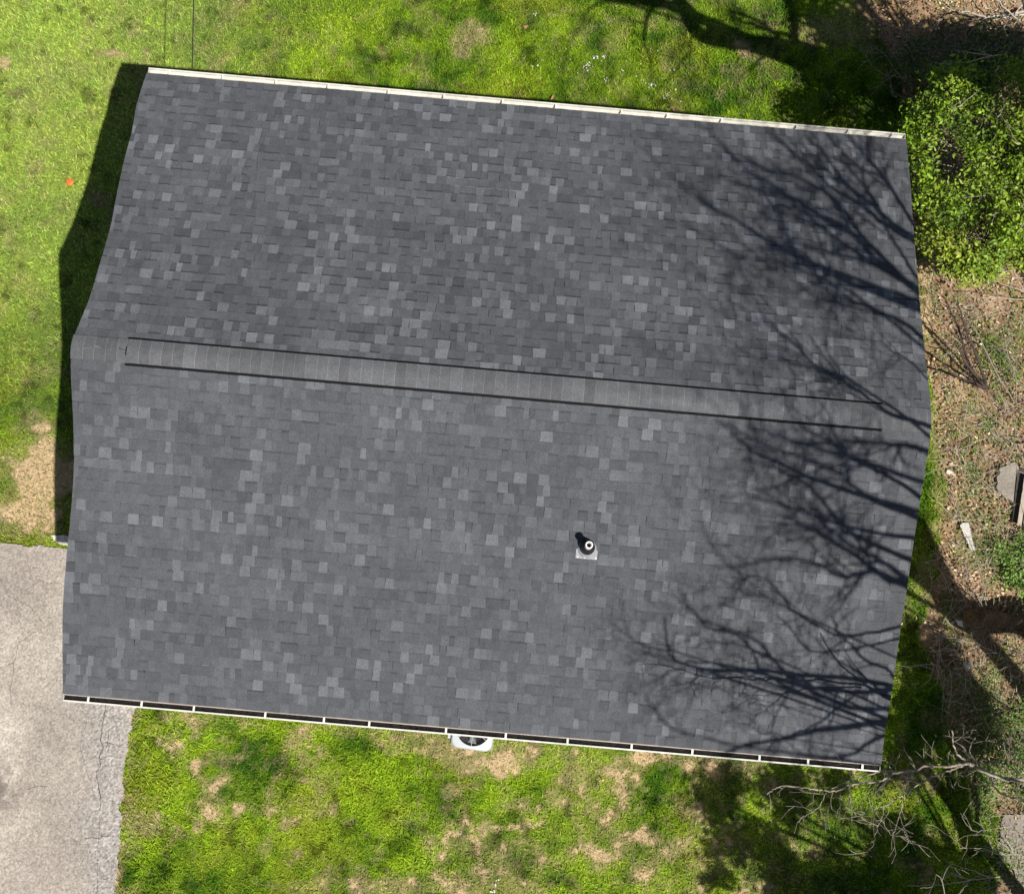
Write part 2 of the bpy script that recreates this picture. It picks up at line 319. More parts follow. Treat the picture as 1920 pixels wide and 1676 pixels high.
# ---------------------------------------------------------------- grass
def blades(x, y, z, h, wd, lean, col, seed, colv=.22):
    """one bent blade (4 verts, a kinked quad strip) per position"""
    r = np.random.default_rng(seed); n = len(x); a = r.random(n) * 6.283; b = a + r.normal(0, .5, n) 
    L = h * (.6 + .8 * r.random(n)); ln = lean * (.4 + r.random(n)); wdt = wd * (.7 + .6 * r.random(n))
    base = np.stack([x, y, z], 1); d = np.stack([np.cos(a), np.sin(a), 0 * a], 1); s = np.stack([-np.sin(b), np.cos(b), 0 * a], 1)
    mid = base + d * (L * ln * .35)[:, None] + np.array([0, 0, 1]) * (L * .62)[:, None]
    tip = base + d * (L * ln)[:, None] + np.array([0, 0, 1]) * (L * (1.05 - .35 * ln))[:, None]
    V = np.stack([base - s * wdt[:, None] * .5, base + s * wdt[:, None] * .5, mid + s * wdt[:, None] * .5, mid - s * wdt[:, None] * .5, tip], 1).reshape(-1, 3)
    i = np.arange(n) * 5; F = np.concatenate([np.stack([i, i + 1, i + 2], 1), np.stack([i, i + 2, i + 3], 1), np.stack([i + 3, i + 2, i + 4], 1)])
    c = col * (1 + r.normal(0, colv, (n, 1))) * (1 + r.normal(0, .06, (n, 3))); return V, F, np.repeat(np.clip(c, .005, 1), 5, 0)
NB = 330000
gx = rng.uniform(-10.6, 11.5, NB * 2); gy = rng.uniform(-9.2, 11.2, NB * 2)
ppx, ppy = pixn(gx, gy, np.zeros_like(gx)); vis = (ppx > -120) & (ppx < 2040) & (ppy > -120) & (ppy < 1800)
under = (np.abs(gx) < 4.7) & (np.abs(gy) < 3.6); dr = inpoly(gx, gy, dp)
k = vis & ~under & ~dr; gx, gy = gx[k], gy[k]
wd_, st_, tn_ = fields(gx, gy); u = rng.random(len(gx))
edge = fbm(gx, gy, .7, 181, 3)
k = u < np.where(wd_ > .5, .10 * (edge > .55), 1 - .55 * st_ ** 1.5); gx, gy, wd_, st_, tn_ = gx[k], gy[k], wd_[k], st_[k], tn_[k]
gc = turf_col(gx, gy, st_ * (.55 + .5 * rng.random(len(gx))), tn_) 
tall = fbm(gx, gy, .5, 191, 3)
V, F, c = blades(gx, gy, np.full(gx.shape, -.005), .045 + .065 * tall * (1 - .5 * st_), .012, .85, gc, 3, .32)
tag(mesh('grass', V, F, M['grass'], col=c), 'short mown lawn grass with straw coloured patches around the house', 'grass', kind='stuff')
print('blades', len(gx))

# ================================================================= HOUSE
house = empty('house', (0, 0, 0), 'house seen from above under a charcoal shingle gable roof with white gutters', 'house')
mb = MB().box(-5.15, 5.25, -4.02, 4.02, -.1, HE - .16)
for s in (-5.15, 5.25):                                # gable ends
    x0, x1 = (s, s + .1) if s < 0 else (s - .1, s); n = len(mb.v)
    mb.v += [(x0, -4.02, HE - .16), (x1, -4.02, HE - .16), (x0, 4.02, HE - .16), (x1, 4.02, HE - .16), (x0, 0, HE + HR - .18), (x1, 0, HE + HR - .18)]
    mb.f += [(n, n + 2, n + 4), (n + 1, n + 5, n + 3), (n, n + 4, n + 5, n + 1), (n + 2, n + 3, n + 5, n + 4)]
mb.build('wall', M['siding'], house)
LE = [(276, 137), (268, 158), (255.6, 200), (247, 250), (233, 300), (222, 350), (209, 420), (189, 490), (168, 560), (152, 600), (140, 628), (133, 648), (133, 700), (135, 740), (138, 800), (139, 860), (138, 900), (134, 950), (128.5, 1010), (123.5, 1060), (119, 1120), (117, 1170), (118, 1299)]
RE = [(1699, 263), (1702, 290), (1707, 350), (1713.5, 440), (1723.5, 560), (1732, 640), (1743, 740), (1746.5, 786), (1741, 840), (1728, 920), (1718, 985), (1708, 1050), (1698, 1120), (1687.6, 1180), (1676, 1270), (1658, 1380), (1652, 1437)]
LX = np.array([RF(*p)[:2] for p in LE]); RX = np.array([RF(*p)[:2] for p in RE])
LX = LX[np.argsort(LX[:, 1])]; RX = RX[np.argsort(RX[:, 1])]
def xl(y): return float(np.interp(y, LX[:, 1], LX[:, 0]))
def xr(y): return float(np.interp(y, RX[:, 1], RX[:, 0]))
SL = math.hypot(HW, HR); ny_, nz_ = HR / SL, HW / SL   # slope length, normal
def rp(x, d, s, up=0.0):                               # d = distance down the slope from the ridge, s = +1 north / -1 south
    return (x, s * (d * HW / SL + up * ny_), HE + HR - d * HR / SL + up * nz_)
roof = empty('roof', (0, 0, 0), None, None); roof.parent = house
# deck (solid, follows the rake line)
mb = MB(); ys = np.linspace(0, 1, 30)
for s in (1, -1):
    n = len(mb.v)
    for t in ys:
        d = t * (SL - .01); y = s * d * HW / SL
        for x in (xl(y) + .012, xr(y) - .012):
            mb.v.append(rp(x, d, s, -.004)); mb.v.append(rp(x, d, s, -.15 if t < 1 else -.15))
    for i in range(len(ys) - 1):
        a = n + i * 4; b = a + 4
        mb.f += [(a, a + 2, b + 2, b), (a + 1, b + 1, b + 3, a + 3), (a, b, b + 1, a + 1), (a + 2, a + 3, b + 3, b + 2)]
    e = n + (len(ys) - 1) * 4; mb.f += [(e, e + 2, e + 3, e + 1)]
mb.build('roof_deck', M['felt'], roof)
# shingles: 32 courses a side, each a base strip plus raised tabs, colours blended tab by tab
EXP = .1432; NC = int(round(SL / EXP)); EXP = SL / NC
V = []; F = []; C = []
def quad(pts, c):
    n = len(V); V.extend(pts); C.extend([c] * len(pts)); F.append((n, n + 1, n + 2, n + 3))
rs = random.Random(21)
def tone_tab(v=None):
    u = rs.random() if v is None else v
    if u < .20: b = rs.uniform(.090, .118)
    elif u < .44: b = rs.uniform(.073, .088)
    elif u < .88: b = rs.uniform(.058, .070)
    else: b = rs.uniform(.048, .058)
    h = rs.uniform(-.012, .012); b *= 1.03; return (b * (.95 + h), b, b * (1.09 - h))
for s in (1, -1):
    mul0 = 1.0
    for k in range(NC):
        d0, d1 = k * EXP, (k + 1) * EXP; T0, T1 = .001, .0065          # thin at the upslope end, thick at the butt
        ya, yb = s * d0 * HW / SL, s * d1 * HW / SL
        xa = min(xl(ya), xl(yb)); xb = max(xr(ya), xr(yb)); cm = rs.uniform(.95, 1.05) * (1.03 if s > 0 else .97)
        # lay-out along the course
        x = xa - rs.uniform(0, .2); segs = []; raised = rs.random() < .5
        while x < xb:
            L = rs.choice([.08, .10, .12, .13, .14, .15, .17]) if raised else rs.choice([.07, .09, .12, .15, .22])
            segs.append((x, x + L, raised, tone_tab() if raised else tone_tab(rs.uniform(.385, 1)))); x += L
            raised = not raised if rs.random() < .88 else raised
        wob = lambda X_: .003 * math.sin(X_ * 2.1 + k) 
        dirn = s
        for (x0, x1, up, c) in segs:
            c = tuple(v * cm for v in c) if s > 0 else tuple((m_ + .74 * (v - m_)) * cm for v, m_ in zip(c, (.068, .071, .077))); lift = .0045 if up else 0
            def xc(X_, d):                                            # clip to the rake line at this height
                y = s * d * HW / SL; return min(max(X_, xl(y)), xr(y))
            taper = .006 if up else -.006
            p = [rp(xc(x0 + taper, d0), d0, s, T0 + lift), rp(xc(x1 - taper, d0), d0, s, T0 + lift), rp(xc(x1, d1), d1 + wob(x1), s, T1 + lift), rp(xc(x0, d1), d1 + wob(x0), s, T1 + lift)]
            if abs(p[1][0] - p[0][0]) < .004 and abs(p[2][0] - p[3][0]) < .004: continue
            if not up:                                                # printed shadow band at the upslope end
                bd = .19 if rs.random() < .75 else .05; f1 = bd
                def ip(a, b, t): return tuple(a[i] + (b[i] - a[i]) * t for i in range(3))
                m0, m1 = ip(p[0], p[3], f1), ip(p[1], p[2], f1); kf = (.56 if rs.random() < .7 else .8) if s > 0 else rs.uniform(.70, .95); dk = tuple(v * kf for v in c)
                q = [p[0], p[1], m1, m0]; quad(q if s < 0 else q[::-1], dk); q = [m0, m1, p[2], p[3]]; quad(q if s < 0 else q[::-1], c)
            else:
                quad(p if s < 0 else p[::-1], c)
            lo = lambda P, h=T1 + lift: (P[0], P[1] - s * h * ny_, P[2] - h * nz_)
            quad([p[3], p[2], lo(p[2]), lo(p[3])], tuple(v * .8 for v in c))  # butt edge
def scuff(px, py, L, hgt, b):
    P = RF(px, py); s = 1 if P[1] > 0 else -1; d = abs(P[1]) * SL / HW
    if hgt < .02: d = round(d / EXP) * EXP - .004
    x0 = P[0]; seg = max(2, int(L / .03))
    for i in range(seg):
        if rs.random() < .3: continue
        a, bb = x0 + L * i / seg, x0 + L * (i + .9) / seg; h_ = hgt * rs.uniform(.5, 1.2); up = .0125
        q = [rp(a, d - h_, s, up), rp(bb, d - h_, s, up), rp(bb, d, s, up), rp(a, d, s, up)]; v = b * rs.uniform(.7, 1.2); quad(q if s < 0 else q[::-1], (v, v, v * 1.03))
for a_ in [(835, 336, .45, .008), (900, 345, .6, .008), (850, 350, .3, .007), (750, 549, .35, .009), (560, 395, .25, .006), (1245, 635, .3, .006), (1350, 640, .35, .007), (1300, 1092, .22, .007), (1350, 1138, .16, .006), (1395, 1102, .3, .005), (1455, 1150, .25, .006), (425, 1180, .3, .005), (1100, 1060, .25, .004), (700, 1005, .3, .005), (380, 1255, .2, .005),
           (600, 830, .008, .05), (575, 1176, .008, .08), (1176, 1112, .007, .07), (1211, 1122, .006, .06), (318, 318, .01, .05), (1072, 655, .02, .02), (810, 745, .025, .02), (1680, 740, .3, .006), (1650, 760, .01, .1), (870, 1065, .3, .005), (1120, 1195, .2, .006)]:
    scuff(*a_, .17)
for _ in range(70): scuff(rs.uniform(160, 1700), rs.uniform(300, 1250), rs.uniform(.04, .2), rs.uniform(.003, .006), .13)
mesh('shingles', V, np.array(F), M['shingle'], roof, col=np.array(C))
# ridge: vent with dark baffles, capped by overlapping shingles
HWV = .158
def ridge_pts(x, half, up, n=7):
    out = []
    for i in range(n):
        t = -1 + 2 * i / (n - 1); y = t * half; out.append((x, y, HE + HR - abs(y) * HR / HW + up + (-.014 * (1 - abs(t)) ** 2)))
    return out
vl, vr = RF(236, 655)[0], RF(1655, 788)[0]
mb = MB(); pr = []
for x in (vl, vr):
    pr.append([(x, -.187, roof_z(.187) + .004), (x, -.183, roof_z(.178) + .017), (x, 0, HE + HR + .012), (x, .188, roof_z(.188) + .017), (x, .195, roof_z(.195) + .004)])
mb.v = pr[0] + pr[1]; mb.f = [(i, i + 1, 6 + i, 5 + i) for i in range(4)] + [(0, 5, 9, 4), (4, 3, 2, 1, 0), (5, 6, 7, 8, 9)]
rv = mb.build('ridge_vent', M['blackplastic'], house)
V = []; F = []; C = []
def cap(x0, x1, base, half):
    n = len(V); c = rs.uniform(.074, .094) if rs.random() < .85 else rs.uniform(.066, .074); hb = rs.uniform(.96, 1.04)
    for (x, up) in ((x0, base + .001), (x1 - .005, base + .0065), (x1, base + .0065), (x1, base - .004)):
        for p in ridge_pts(x, half, up): V.append(p); C.append([c * hb * .97, c * hb, c * hb * 1.06] if x != x1 else [c * 1.9] * 3)
    for r_ in range(3):
        for i in range(6): a = n + r_ * 7 + i; F.append((a, a + 1, a + 8, a + 7))
x = xr(0) 
xs = []
x = xl(0)
while x < xr(0): xs.append(x); x += EXP * rs.uniform(.97, 1.03)
for i, x in enumerate(xs):
    x1 = min(x + EXP * 1.12, xr(0)); onv = (x > vl - .02) and (x1 < vr + .06)
    if x1 - x < .03: continue
    cap(x, x1, .037 if onv else .014, HWV)
mesh('ridge_cap', V, np.array(F), M['shingle'], house, col=np.array(C))

# eave trim, gutters
def gutter(s, hang):
    y0 = HW + .002; xL, xR = xl(s * HW) + .01, xr(s * HW) - .01; zt = HE - .012
    mb = MB().box(xL, xR, *(sorted((s * (y0 - .03), s * (y0 + .001)))), zt - .17, zt - .012); mb.build('fascia', M['white'], house)
    mb = MB().box(xL, xR, *(sorted((s * (y0 + .001), s * (y0 + .0105)))), zt - .020, zt + .002); mb.build('drip_edge', M['cream'], house)
    g = empty('gutter', (0, 0, 0), None, None); g.parent = house
    # K-style profile: (outward, z)
    pf = [(.018, -.005), (.018, -.085), (.062, -.088), (.078, -.066), (.098, -.045), (.104, -.022), (.104, -.004), (.118, -.004), (.124, -.009), (.122, -.022), (.117, -.018), (.108, -.020)]
    pf = [(.012 + (a - .018) * .80, b) for a, b in pf]; pin = pf; n = len(pf); mb = MB(); seg = 24
    xsg = np.linspace(xL, xR, seg)
    for x in xsg:
        for (a, b) in pf: mb.v.append((x, s * (y0 + a), zt + b))
    for i in range(seg - 1):
        for j in range(n - 1): a = i * n + j; mb.f.append((a, a + 1, a + n + 1, a + n))
    o = mb.build('trough', M['white'], g)
    m_ = o.modifiers.new('thick', 'SOLIDIFY'); m_.thickness = .0022; m_.offset = -1 if s > 0 else 1
    if s < 0:                                              # near-black strip paints in the shade inside the lower gutter
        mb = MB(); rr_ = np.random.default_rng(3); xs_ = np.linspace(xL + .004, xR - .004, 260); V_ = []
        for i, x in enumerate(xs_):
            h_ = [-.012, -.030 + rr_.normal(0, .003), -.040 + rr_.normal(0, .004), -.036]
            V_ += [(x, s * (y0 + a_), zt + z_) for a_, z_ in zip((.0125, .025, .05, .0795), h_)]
        mesh('gutter_shade', V_, [(i * 4 + j, i * 4 + j + 1, i * 4 + j + 5, i * 4 + j + 4) for i in range(259) for j in range(3)], M['gutter_shade'], g)
    for x0, x1 in ((xL - .003, xL + .0015), (xR - .0015, xR + .003)):
        mb = MB(); k = 9
        for x in (x0, x1): mb.v += [(x, s * (y0 + a), zt + b) for a, b in pf[:k]]
        mb.f = [tuple(range(k)), tuple(range(k, 2 * k))[::-1]] + [(j, j + 1, j + 1 + k, j + k) for j in range(k - 1)] + [(k - 1, 0, k, 2 * k - 1)]
        mb.build('end_cap', M['white'], g)
    for px in hang:
        yy_ = s * (y0 + .07); X_ = None
        lo_, hi_ = -6, 6
        for _ in range(40):
            m2 = (lo_ + hi_) / 2
            if pix((m2, yy_, zt))[0] < px: lo_ = m2
            else: hi_ = m2
        m2 = (lo_ + hi_) / 2
        MB().box(m2 - .014, m2 + .014, *(sorted((s * (y0 + .0115), s * (y0 + .0915)))), zt - .0035, zt + .0015).build('hanger', M['white'], g)
gutter(-1, [165, 265, 363, 497, 607, 692, 836, 948, 1064, 1184, 1298, 1424, 1515, 1617])
gutter(1, [318, 418, 518, 616, 729, 833, 943, 1043, 1166, 1252, 1354, 1495, 1592, 1674])

# plumbing vent
P = RF(1101, 1026); s = -1; vp = empty('vent_pipe', P, None, None); vp.parent = house
ex = np.array([1, 0, 0]); ey = np.array([0, HW / SL, HR / SL]); ez = np.array([0, -ny_, nz_]); RS = np.stack([ex, ey, ez], 1)
MB().box(-.142, .142, -.155, -.03, .0115, .0145, RS, P).build('flashing', M['galv'], vp)
MB().lathe([(.125, .012), (.105, .03), (.085, .045), (.02, .05)], 24, RS, P - ey * .02).build('flashing_dome', M['galv'], vp, True)
bo = MB(); prof = [(.105, .0), (.104, .03), (.098, .07), (.092, .10), (.093, .115), (.082, .14), (.080, .17), (.068, .19), (.066, .22), (.052, .235)]
bo.lathe(prof, 28, None, P + np.array([0, 0, -.01])).build('rubber_boot', M['rubber'], vp, True)
MB().lathe([(.050, 0), (.050, .375), (.047, .382), (.034, .382), (.031, .375), (.030, .05), (0.001, .05)], 28, None, P).build('pipe', M['pvc'], vp, True)
for dx in (-.115, -.02, .125): MB().lathe([(.011, 0.014), (.009, .019), (.0005, .020)], 10, RS, P + ex * dx - ey * .135).build('nail', M['pvc'], vp)

# air conditioner on its pad
c = G(888, 1366, .80); R_ = .350
ac = empty('air_conditioner', (c[0], c[1], 0), 'pale square air conditioner with a round fan grille half hidden under the lower gutter', 'air conditioner')
def rsq(r, cr, n=6):
    out = []
    for q, (sx, sy) in enumerate(((1, 1), (-1, 1), (-1, -1), (1, -1))):
        for i in range(n + 1):
            a = math.pi / 2 * (q + i / n); out.append((sx * (r - cr) + cr * math.cos(a), sy * (r - cr) + cr * math.sin(a)))
    return out
rot = math.radians(-3); cr_, sr_ = math.cos(rot), math.sin(rot)
def tr(p, z): return (c[0] + p[0] * cr_ - p[1] * sr_, c[1] + p[0] * sr_ + p[1] * cr_, z)
def loops(name, lv, m, parent, capt=True, capb=False):
    V = []; F = []; n = len(lv[0][0])
    for pts, z in lv: V += [tr(p, z) for p in pts]
    for i in range(len(lv) - 1):
        for j in range(n): j2 = (j + 1) % n; F.append((i * n + j, i * n + j2, (i + 1) * n + j2, (i + 1) * n + j))
    if capt: F.append(tuple((len(lv) - 1) * n + j for j in range(n)))
    if capb: F.append(tuple(range(n))[::-1])
    return mesh(name, V, F, m, parent)
loops('casing', [(rsq(R_ * .97, .10), .06), (rsq(R_ * .97, .10), .72)], M['acmetal'], ac, False)
n = 28; circ = [(.290 * math.cos(2 * math.pi * (i + .5) / n - 0), .290 * math.sin(2 * math.pi * (i + .5) / n)) for i in range(n)]
loops('top_cover', [(rsq(R_, .13), .70), (rsq(R_, .13), .775), (rsq(R_ * .95, .12), .795), (circ, .80), (circ, .70)], M['acmetal'], ac, False)
loops('fan_well', [([(x * .999, y * .999) for x, y in circ], .72)] + [([(x * .2, y * .2) for x, y in circ], .60)], M['dark'], ac)
fw = MB(); 
for r in np.linspace(.05, .287, 12):
    fw.tube([tr((r * math.cos(a), r * math.sin(a)), .802 + .012 * (1 - r / .27)) for a in np.linspace(0, 2 * math.pi, 41)], .0022, 4, False)
fw.build('wire_grille', M['dark'], ac)
for a in (math.radians(x) for x in (-90, -35, -145, 90, 30, 150)): MB().tube([tr((.04 * math.cos(a), .04 * math.sin(a)), .818), tr((.292 * math.cos(a), .292 * math.sin(a)), .806)], .0045, 5).build('grille_spoke', M['wire'], ac)
loops('fan_motor', [(rsq(.125, .03), .62), (rsq(.125, .03), .79), (rsq(.11, .03), .80)], M['hub'], ac)
for a in (math.radians(x) for x in (20, 140, 260)):
    V = [tr((r * math.cos(a + da), r * math.sin(a + da)), z) for r, da, z in ((.09, 0, .70), (.26, -.1, .70), (.26, .5, .755), (.09, .6, .755))]
    mesh('fan_blade', V, [(0, 1, 2, 3)], M['hub'], ac)
mbx = MB().box(-.06, 0, -.10, .12, .15, .72, np.array([[cr_, -sr_, 0], [sr_, cr_, 0], [0, 0, 1]]), (c[0] - .36, c[1] - .1, 0)); mbx.build('service_box', M['acmetal'], ac)
loops('pad', [(rsq(.37, .03), -.02), (rsq(.37, .03), .06)], M['conc'], ac)

# overhead cable anchored to the north wall
def cable(pts, r, name, label):
    t = np.linspace(0, 1, 24); a, b = np.array(pts[0]), np.array(pts[1]); Q = a + (b - a) * t[:, None]; Q[:, 2] -= .25 * 4 * t * (1 - t)
    o = MB().tube(Q - a, r, 6).build(name, M['cable']); o.location = a; tag(o, label, 'cable')
a = G(360.5, 150, 4.1); b = G(364.5, 0, 4.1); dirv = (b - a) / np.linalg.norm(b - a)
a = a + dirv * ((4.02 - a[1]) / dirv[1]); cable([a + np.array([0, 0, 0]), a + dirv * 26 + np.array([0, 0, 1.5])], .009, 'overhead_cable', 'thin black cable running from under the upper eave across the lawn')

# ================================================================= PLANTS
def leaves(Cn, size, col, seed, flat=.5, ratio=.5, colv=.25, curl=.25):
    r = np.random.default_rng(seed); n = len(Cn)
    N = r.normal(0, 1, (n, 3)); N[:, 2] = np.abs(N[:, 2]) + flat * 2; N /= np.linalg.norm(N, axis=1)[:, None]
    A = np.cross(N, r.normal(0, 1, (n, 3))); A /= np.linalg.norm(A, axis=1)[:, None]; B = np.cross(N, A)
    L = size * (.6 + .8 * r.random(n))[:, None]; W = L * ratio
    V = np.stack([Cn - A * L * .5, Cn - B * W * .5 + A * L * .05 + N * L * curl * .5, Cn + A * L * .5 - N * L * curl * .3, Cn + B * W * .5 + A * L * .05 + N * L * curl * .5], 1).reshape(-1, 3)
    i = np.arange(n) * 4; F = np.concatenate([np.stack([i, i + 1, i + 2], 1), np.stack([i, i + 2, i + 3], 1)])
    c = col * (1 + r.normal(0, colv, (n, 1))) * (1 + r.normal(0, .05, (n, 3))); return V, F, np.repeat(np.clip(c, .004, 1), 4, 0)
def smooth_path(P, n=4):
    P = np.asarray(P, float); out = []
    for i in range(len(P) - 1):
        p0 = P[max(i - 1, 0)]; p1 = P[i]; p2 = P[i + 1]; p3 = P[min(i + 2, len(P) - 1)]
        for k in range(n):
            t = k / n; out.append(.5 * ((2 * p1) + (-p0 + p2) * t + (2 * p0 - 5 * p1 + 4 * p2 - p3) * t * t + (-p0 + 3 * p1 - 3 * p2 + p3) * t ** 3))
    out.append(P[-1]); return np.array(out)
def unit(v): v = np.asarray(v, float); return v / (np.linalg.norm(v) + 1e-9)
PRUNE = [False]
def pxn_reject(P, pad=12):
    u, v = pixn(P[:, 0], P[:, 1], P[:, 2]); return ~((u > -pad) & (u < 1920 + pad) & (v > -pad) & (v < 1676 + pad))
def sprout(mb, P, d, L, r, depth, rr, up=.12, spread=.75, tw=3):
    """a crooked branch with side branches"""
    n = max(3, int(L / .12)); pts = [np.array(P, float)]; d = unit(d)
    for i in range(n):
        d = unit(d + rr.normal(0, .16, 3) + np.array([0, 0, up * .3])); pts.append(pts[-1] + d * L / n)
    pts = np.array(pts)
    if PRUNE[0] and not pxn_reject(pts, 4).all(): return
    mb.tube(pts, np.linspace(r, max(r * .35, .0022), len(pts)), 5 if r > .012 else 4, False)
    if depth <= 0: return
    for k in range(tw):
        i = rr.integers(max(1, n // 4), n + 1); dd = unit(pts[i] - pts[i - 1]); 
        q = unit(np.cross(dd, rr.normal(0, 1, 3))); sprout(mb, pts[i], dd * .8 + q * spread, L * rr.uniform(.4, .7), max(.003, r * (1 - .65 * i / n) * .65), depth - 1, rr, up, spread, tw)
def limb(mb, P, r0, r1, rr, side=0, sl=1.2, sdepth=2, n=5, sup=.1):
    Q = smooth_path(P, 5); Q[1:-1] += rr.normal(0, .006, Q[1:-1].shape); R = np.linspace(r0, r1, len(Q)); mb.tube(Q, R, 7)
    for k in range(side):
        i = int(rr.uniform(.2, 1) * (len(Q) - 2)) + 1; d = unit(Q[min(i + 1, len(Q) - 1)] - Q[i - 1]); q = unit(np.cross(d, rr.normal(0, 1, 3)))
        sprout(mb, Q[i], d * .8 + q * .7, sl * rr.uniform(.5, 1.1), R[i] * .55, sdepth, rr, sup)
def zm(sc, ox, oy, pts): return [(ox + a / sc, oy + b / sc) for a, b in pts]
def lift_roof(pts, t0, t1):
    n = len(pts); return [RF(*p) + SUN * (t0 + (t1 - t0) * i / max(1, n - 1)) for i, p in enumerate(pts)]
def lift_ground(pts, t0, t1):
    n = len(pts); return [G(*p) + SUN * (t0 + (t1 - t0) * i / max(1, n - 1)) for i, p in enumerate(pts)]
def bez(a, b, va, vb, n=7):
    a, b, va, vb = map(np.asarray, (a, b, va, vb)); t = np.linspace(0, 1, n)[:, None]
    return (2 * t ** 3 - 3 * t ** 2 + 1) * a + (t ** 3 - 2 * t ** 2 + t) * va + (-2 * t ** 3 + 3 * t ** 2) * b + (t ** 3 - t ** 2) * vb

A = lambda p: zm(3.42, 1200, 230, p); Cz = lambda p: zm(4, 1300, 640, p); D = lambda p: zm(3.42, 1140, 980, p)
UP = [  # shadow lines on the roof, thick end first: (points, height at base, at tip, r0, r1)
 (A([(1785, 1080), (1600, 950), (1480, 850), (1350, 700), (1150, 590), (1000, 500), (880, 420), (740, 340), (640, 260), (540, 180)]), 6, 10.5, .055, .014),
 (A([(1755, 740), (1620, 650), (1480, 520), (1370, 440), (1270, 330), (1160, 180), (1050, 90)]), 6, 8.5, .045, .013),
 (A([(1760, 660), (1680, 540), (1580, 380), (1480, 250), (1400, 170), (1330, 80)]), 5.5, 8, .035, .012),
 (A([(1760, 760), (1560, 650), (1430, 540), (1330, 480), (1180, 380), (1060, 260), (930, 140), (800, 50)]), 6, 9.5, .04, .012),
 (A([(1800, 1200), (1620, 1130), (1400, 1050), (1200, 960), (1000, 850), (820, 760), (640, 640), (480, 560), (330, 460), (230, 380)]), 6, 11.5, .055, .015),
 (A([(1790, 1150), (1600, 1080), (1350, 990), (1200, 930), (1100, 900), (900, 930), (700, 920)]), 6, 9, .035, .012),
 (A([(1810, 1380), (1700, 1290), (1500, 1200), (1320, 1130), (1180, 1080), (1090, 1020)]), 6, 9, .035, .012),
 (A([(1790, 1020), (1700, 880), (1600, 720), (1540, 590), (1440, 430)]), 6, 9, .03, .012),
 (A([(1790, 1090), (1500, 910), (1280, 850), (1100, 810), (960, 740), (830, 610)]), 7, 11, .035, .013),
 (A([(1790, 1100), (1450, 760), (1300, 560), (1180, 440), (950, 330), (800, 300), (650, 230)]), 7, 12, .045, .015),
 (A([(1780, 1060), (1400, 840), (1200, 700), (1080, 600), (900, 470), (700, 430), (500, 330)]), 8, 12, .04, .015),
 (Cz([(1780, 640), (1600, 580), (1450, 530), (1330, 440), (1200, 350), (1080, 280), (920, 210), (780, 170), (680, 140), (500, 80)]), 4.5, 8, .032, .012),
 (A([(1330, 1640), (1130, 1560), (1000, 1430), (880, 1340), (800, 1270), (770, 1200)]), 6, 8.5, .018, .01),
 (A([(1860, 1660), (1740, 1540), (1600, 1450), (1530, 1400)]), 4.5, 6, .014, .006),
 (A([(1330, 1070), (900, 900), (640, 860), (520, 790), (400, 720), (280, 660)]), 9, 12, .025, .012)]
MID = [
 (Cz([(1640, 1120), (1500, 1035), (1380, 970), (1180, 880), (1080, 800), (1000, 730), (860, 680), (740, 560)]), 5, 7.5, .03, .01),
 (Cz([(1700, 1330), (1300, 1170), (900, 1030), (780, 980), (620, 900), (450, 830), (380, 770), (280, 680), (190, 600)]), 5.5, 8.5, .035, .011),
 (Cz([(1750, 820), (1600, 780), (1450, 770), (1250, 740), (1100, 760), (800, 750)]), 6, 10, .04, .013),
 ([(1735, 905), (1600, 860), (1500, 830), (1400, 800)], 7, 10, .04, .014), ([(1728, 960), (1620, 925), (1560, 880), (1450, 840), (1340, 785)], 7, 10, .035, .013),
 ([(1722, 1010), (1600, 990), (1480, 950), (1400, 930)], 6, 9, .035, .012), ([(1710, 1050), (1600, 1000), (1500, 900), (1390, 860)], 6, 10, .04, .013),
 (D([(1915, 400), (1750, 330), (1640, 250), (1400, 90), (1250, 20), (1100, -60)]), 6, 8.5, .05, .014),
 (D([(1905, 350), (1750, 240), (1600, 170), (1450, 60), (1300, -60)]), 7, 9.5, .04, .013),
 (D([(1915, 395), (1800, 370), (1700, 310), (1500, 345), (1380, 280), (1200, 230), (1000, 240), (850, 270), (650, 290)]), 7, 10, .045, .012),
 (D([(1870, 660), (1700, 700), (1480, 720), (1350, 660), (1180, 560), (1060, 400), (920, 335), (830, 390)]), 5, 6.2, .022, .008),
 (D([(1180, 560), (1000, 470), (900, 460), (700, 340)]), 6, 7, .012, .006), (D([(1865, 740), (1650, 790), (1450, 820), (1280, 810), (1150, 650), (1080, 600)]), 5, 6.5, .020, .007)]
LOW = [
 (D([(1830, 990), (1780, 930), (1650, 880), (1550, 770), (1480, 720), (1440, 600)]), 5, 6.0, .022, .009),
 (D([(1770, 1270), (1500, 1310), (1330, 1330), (1180, 1370), (1000, 1400), (860, 1430), (760, 1470)]), 6, 8.5, .045, .014),
 (D([(1770, 1360), (1650, 1420), (1540, 1490), (1350, 1500)]), 6, 7.5, .03, .012), (D([(1800, 1190), (1550, 1180), (1400, 1120), (1320, 1090), (1150, 980), (1060, 880), (960, 760), (800, 690), (600, 620), (480, 480)]), 6, 8.5, .035, .009),
 (D([(860, 1430), (760, 1410), (500, 1350), (400, 1310), (300, 1200), (240, 1110)]), 8.5, 9.5, .018, .009)]
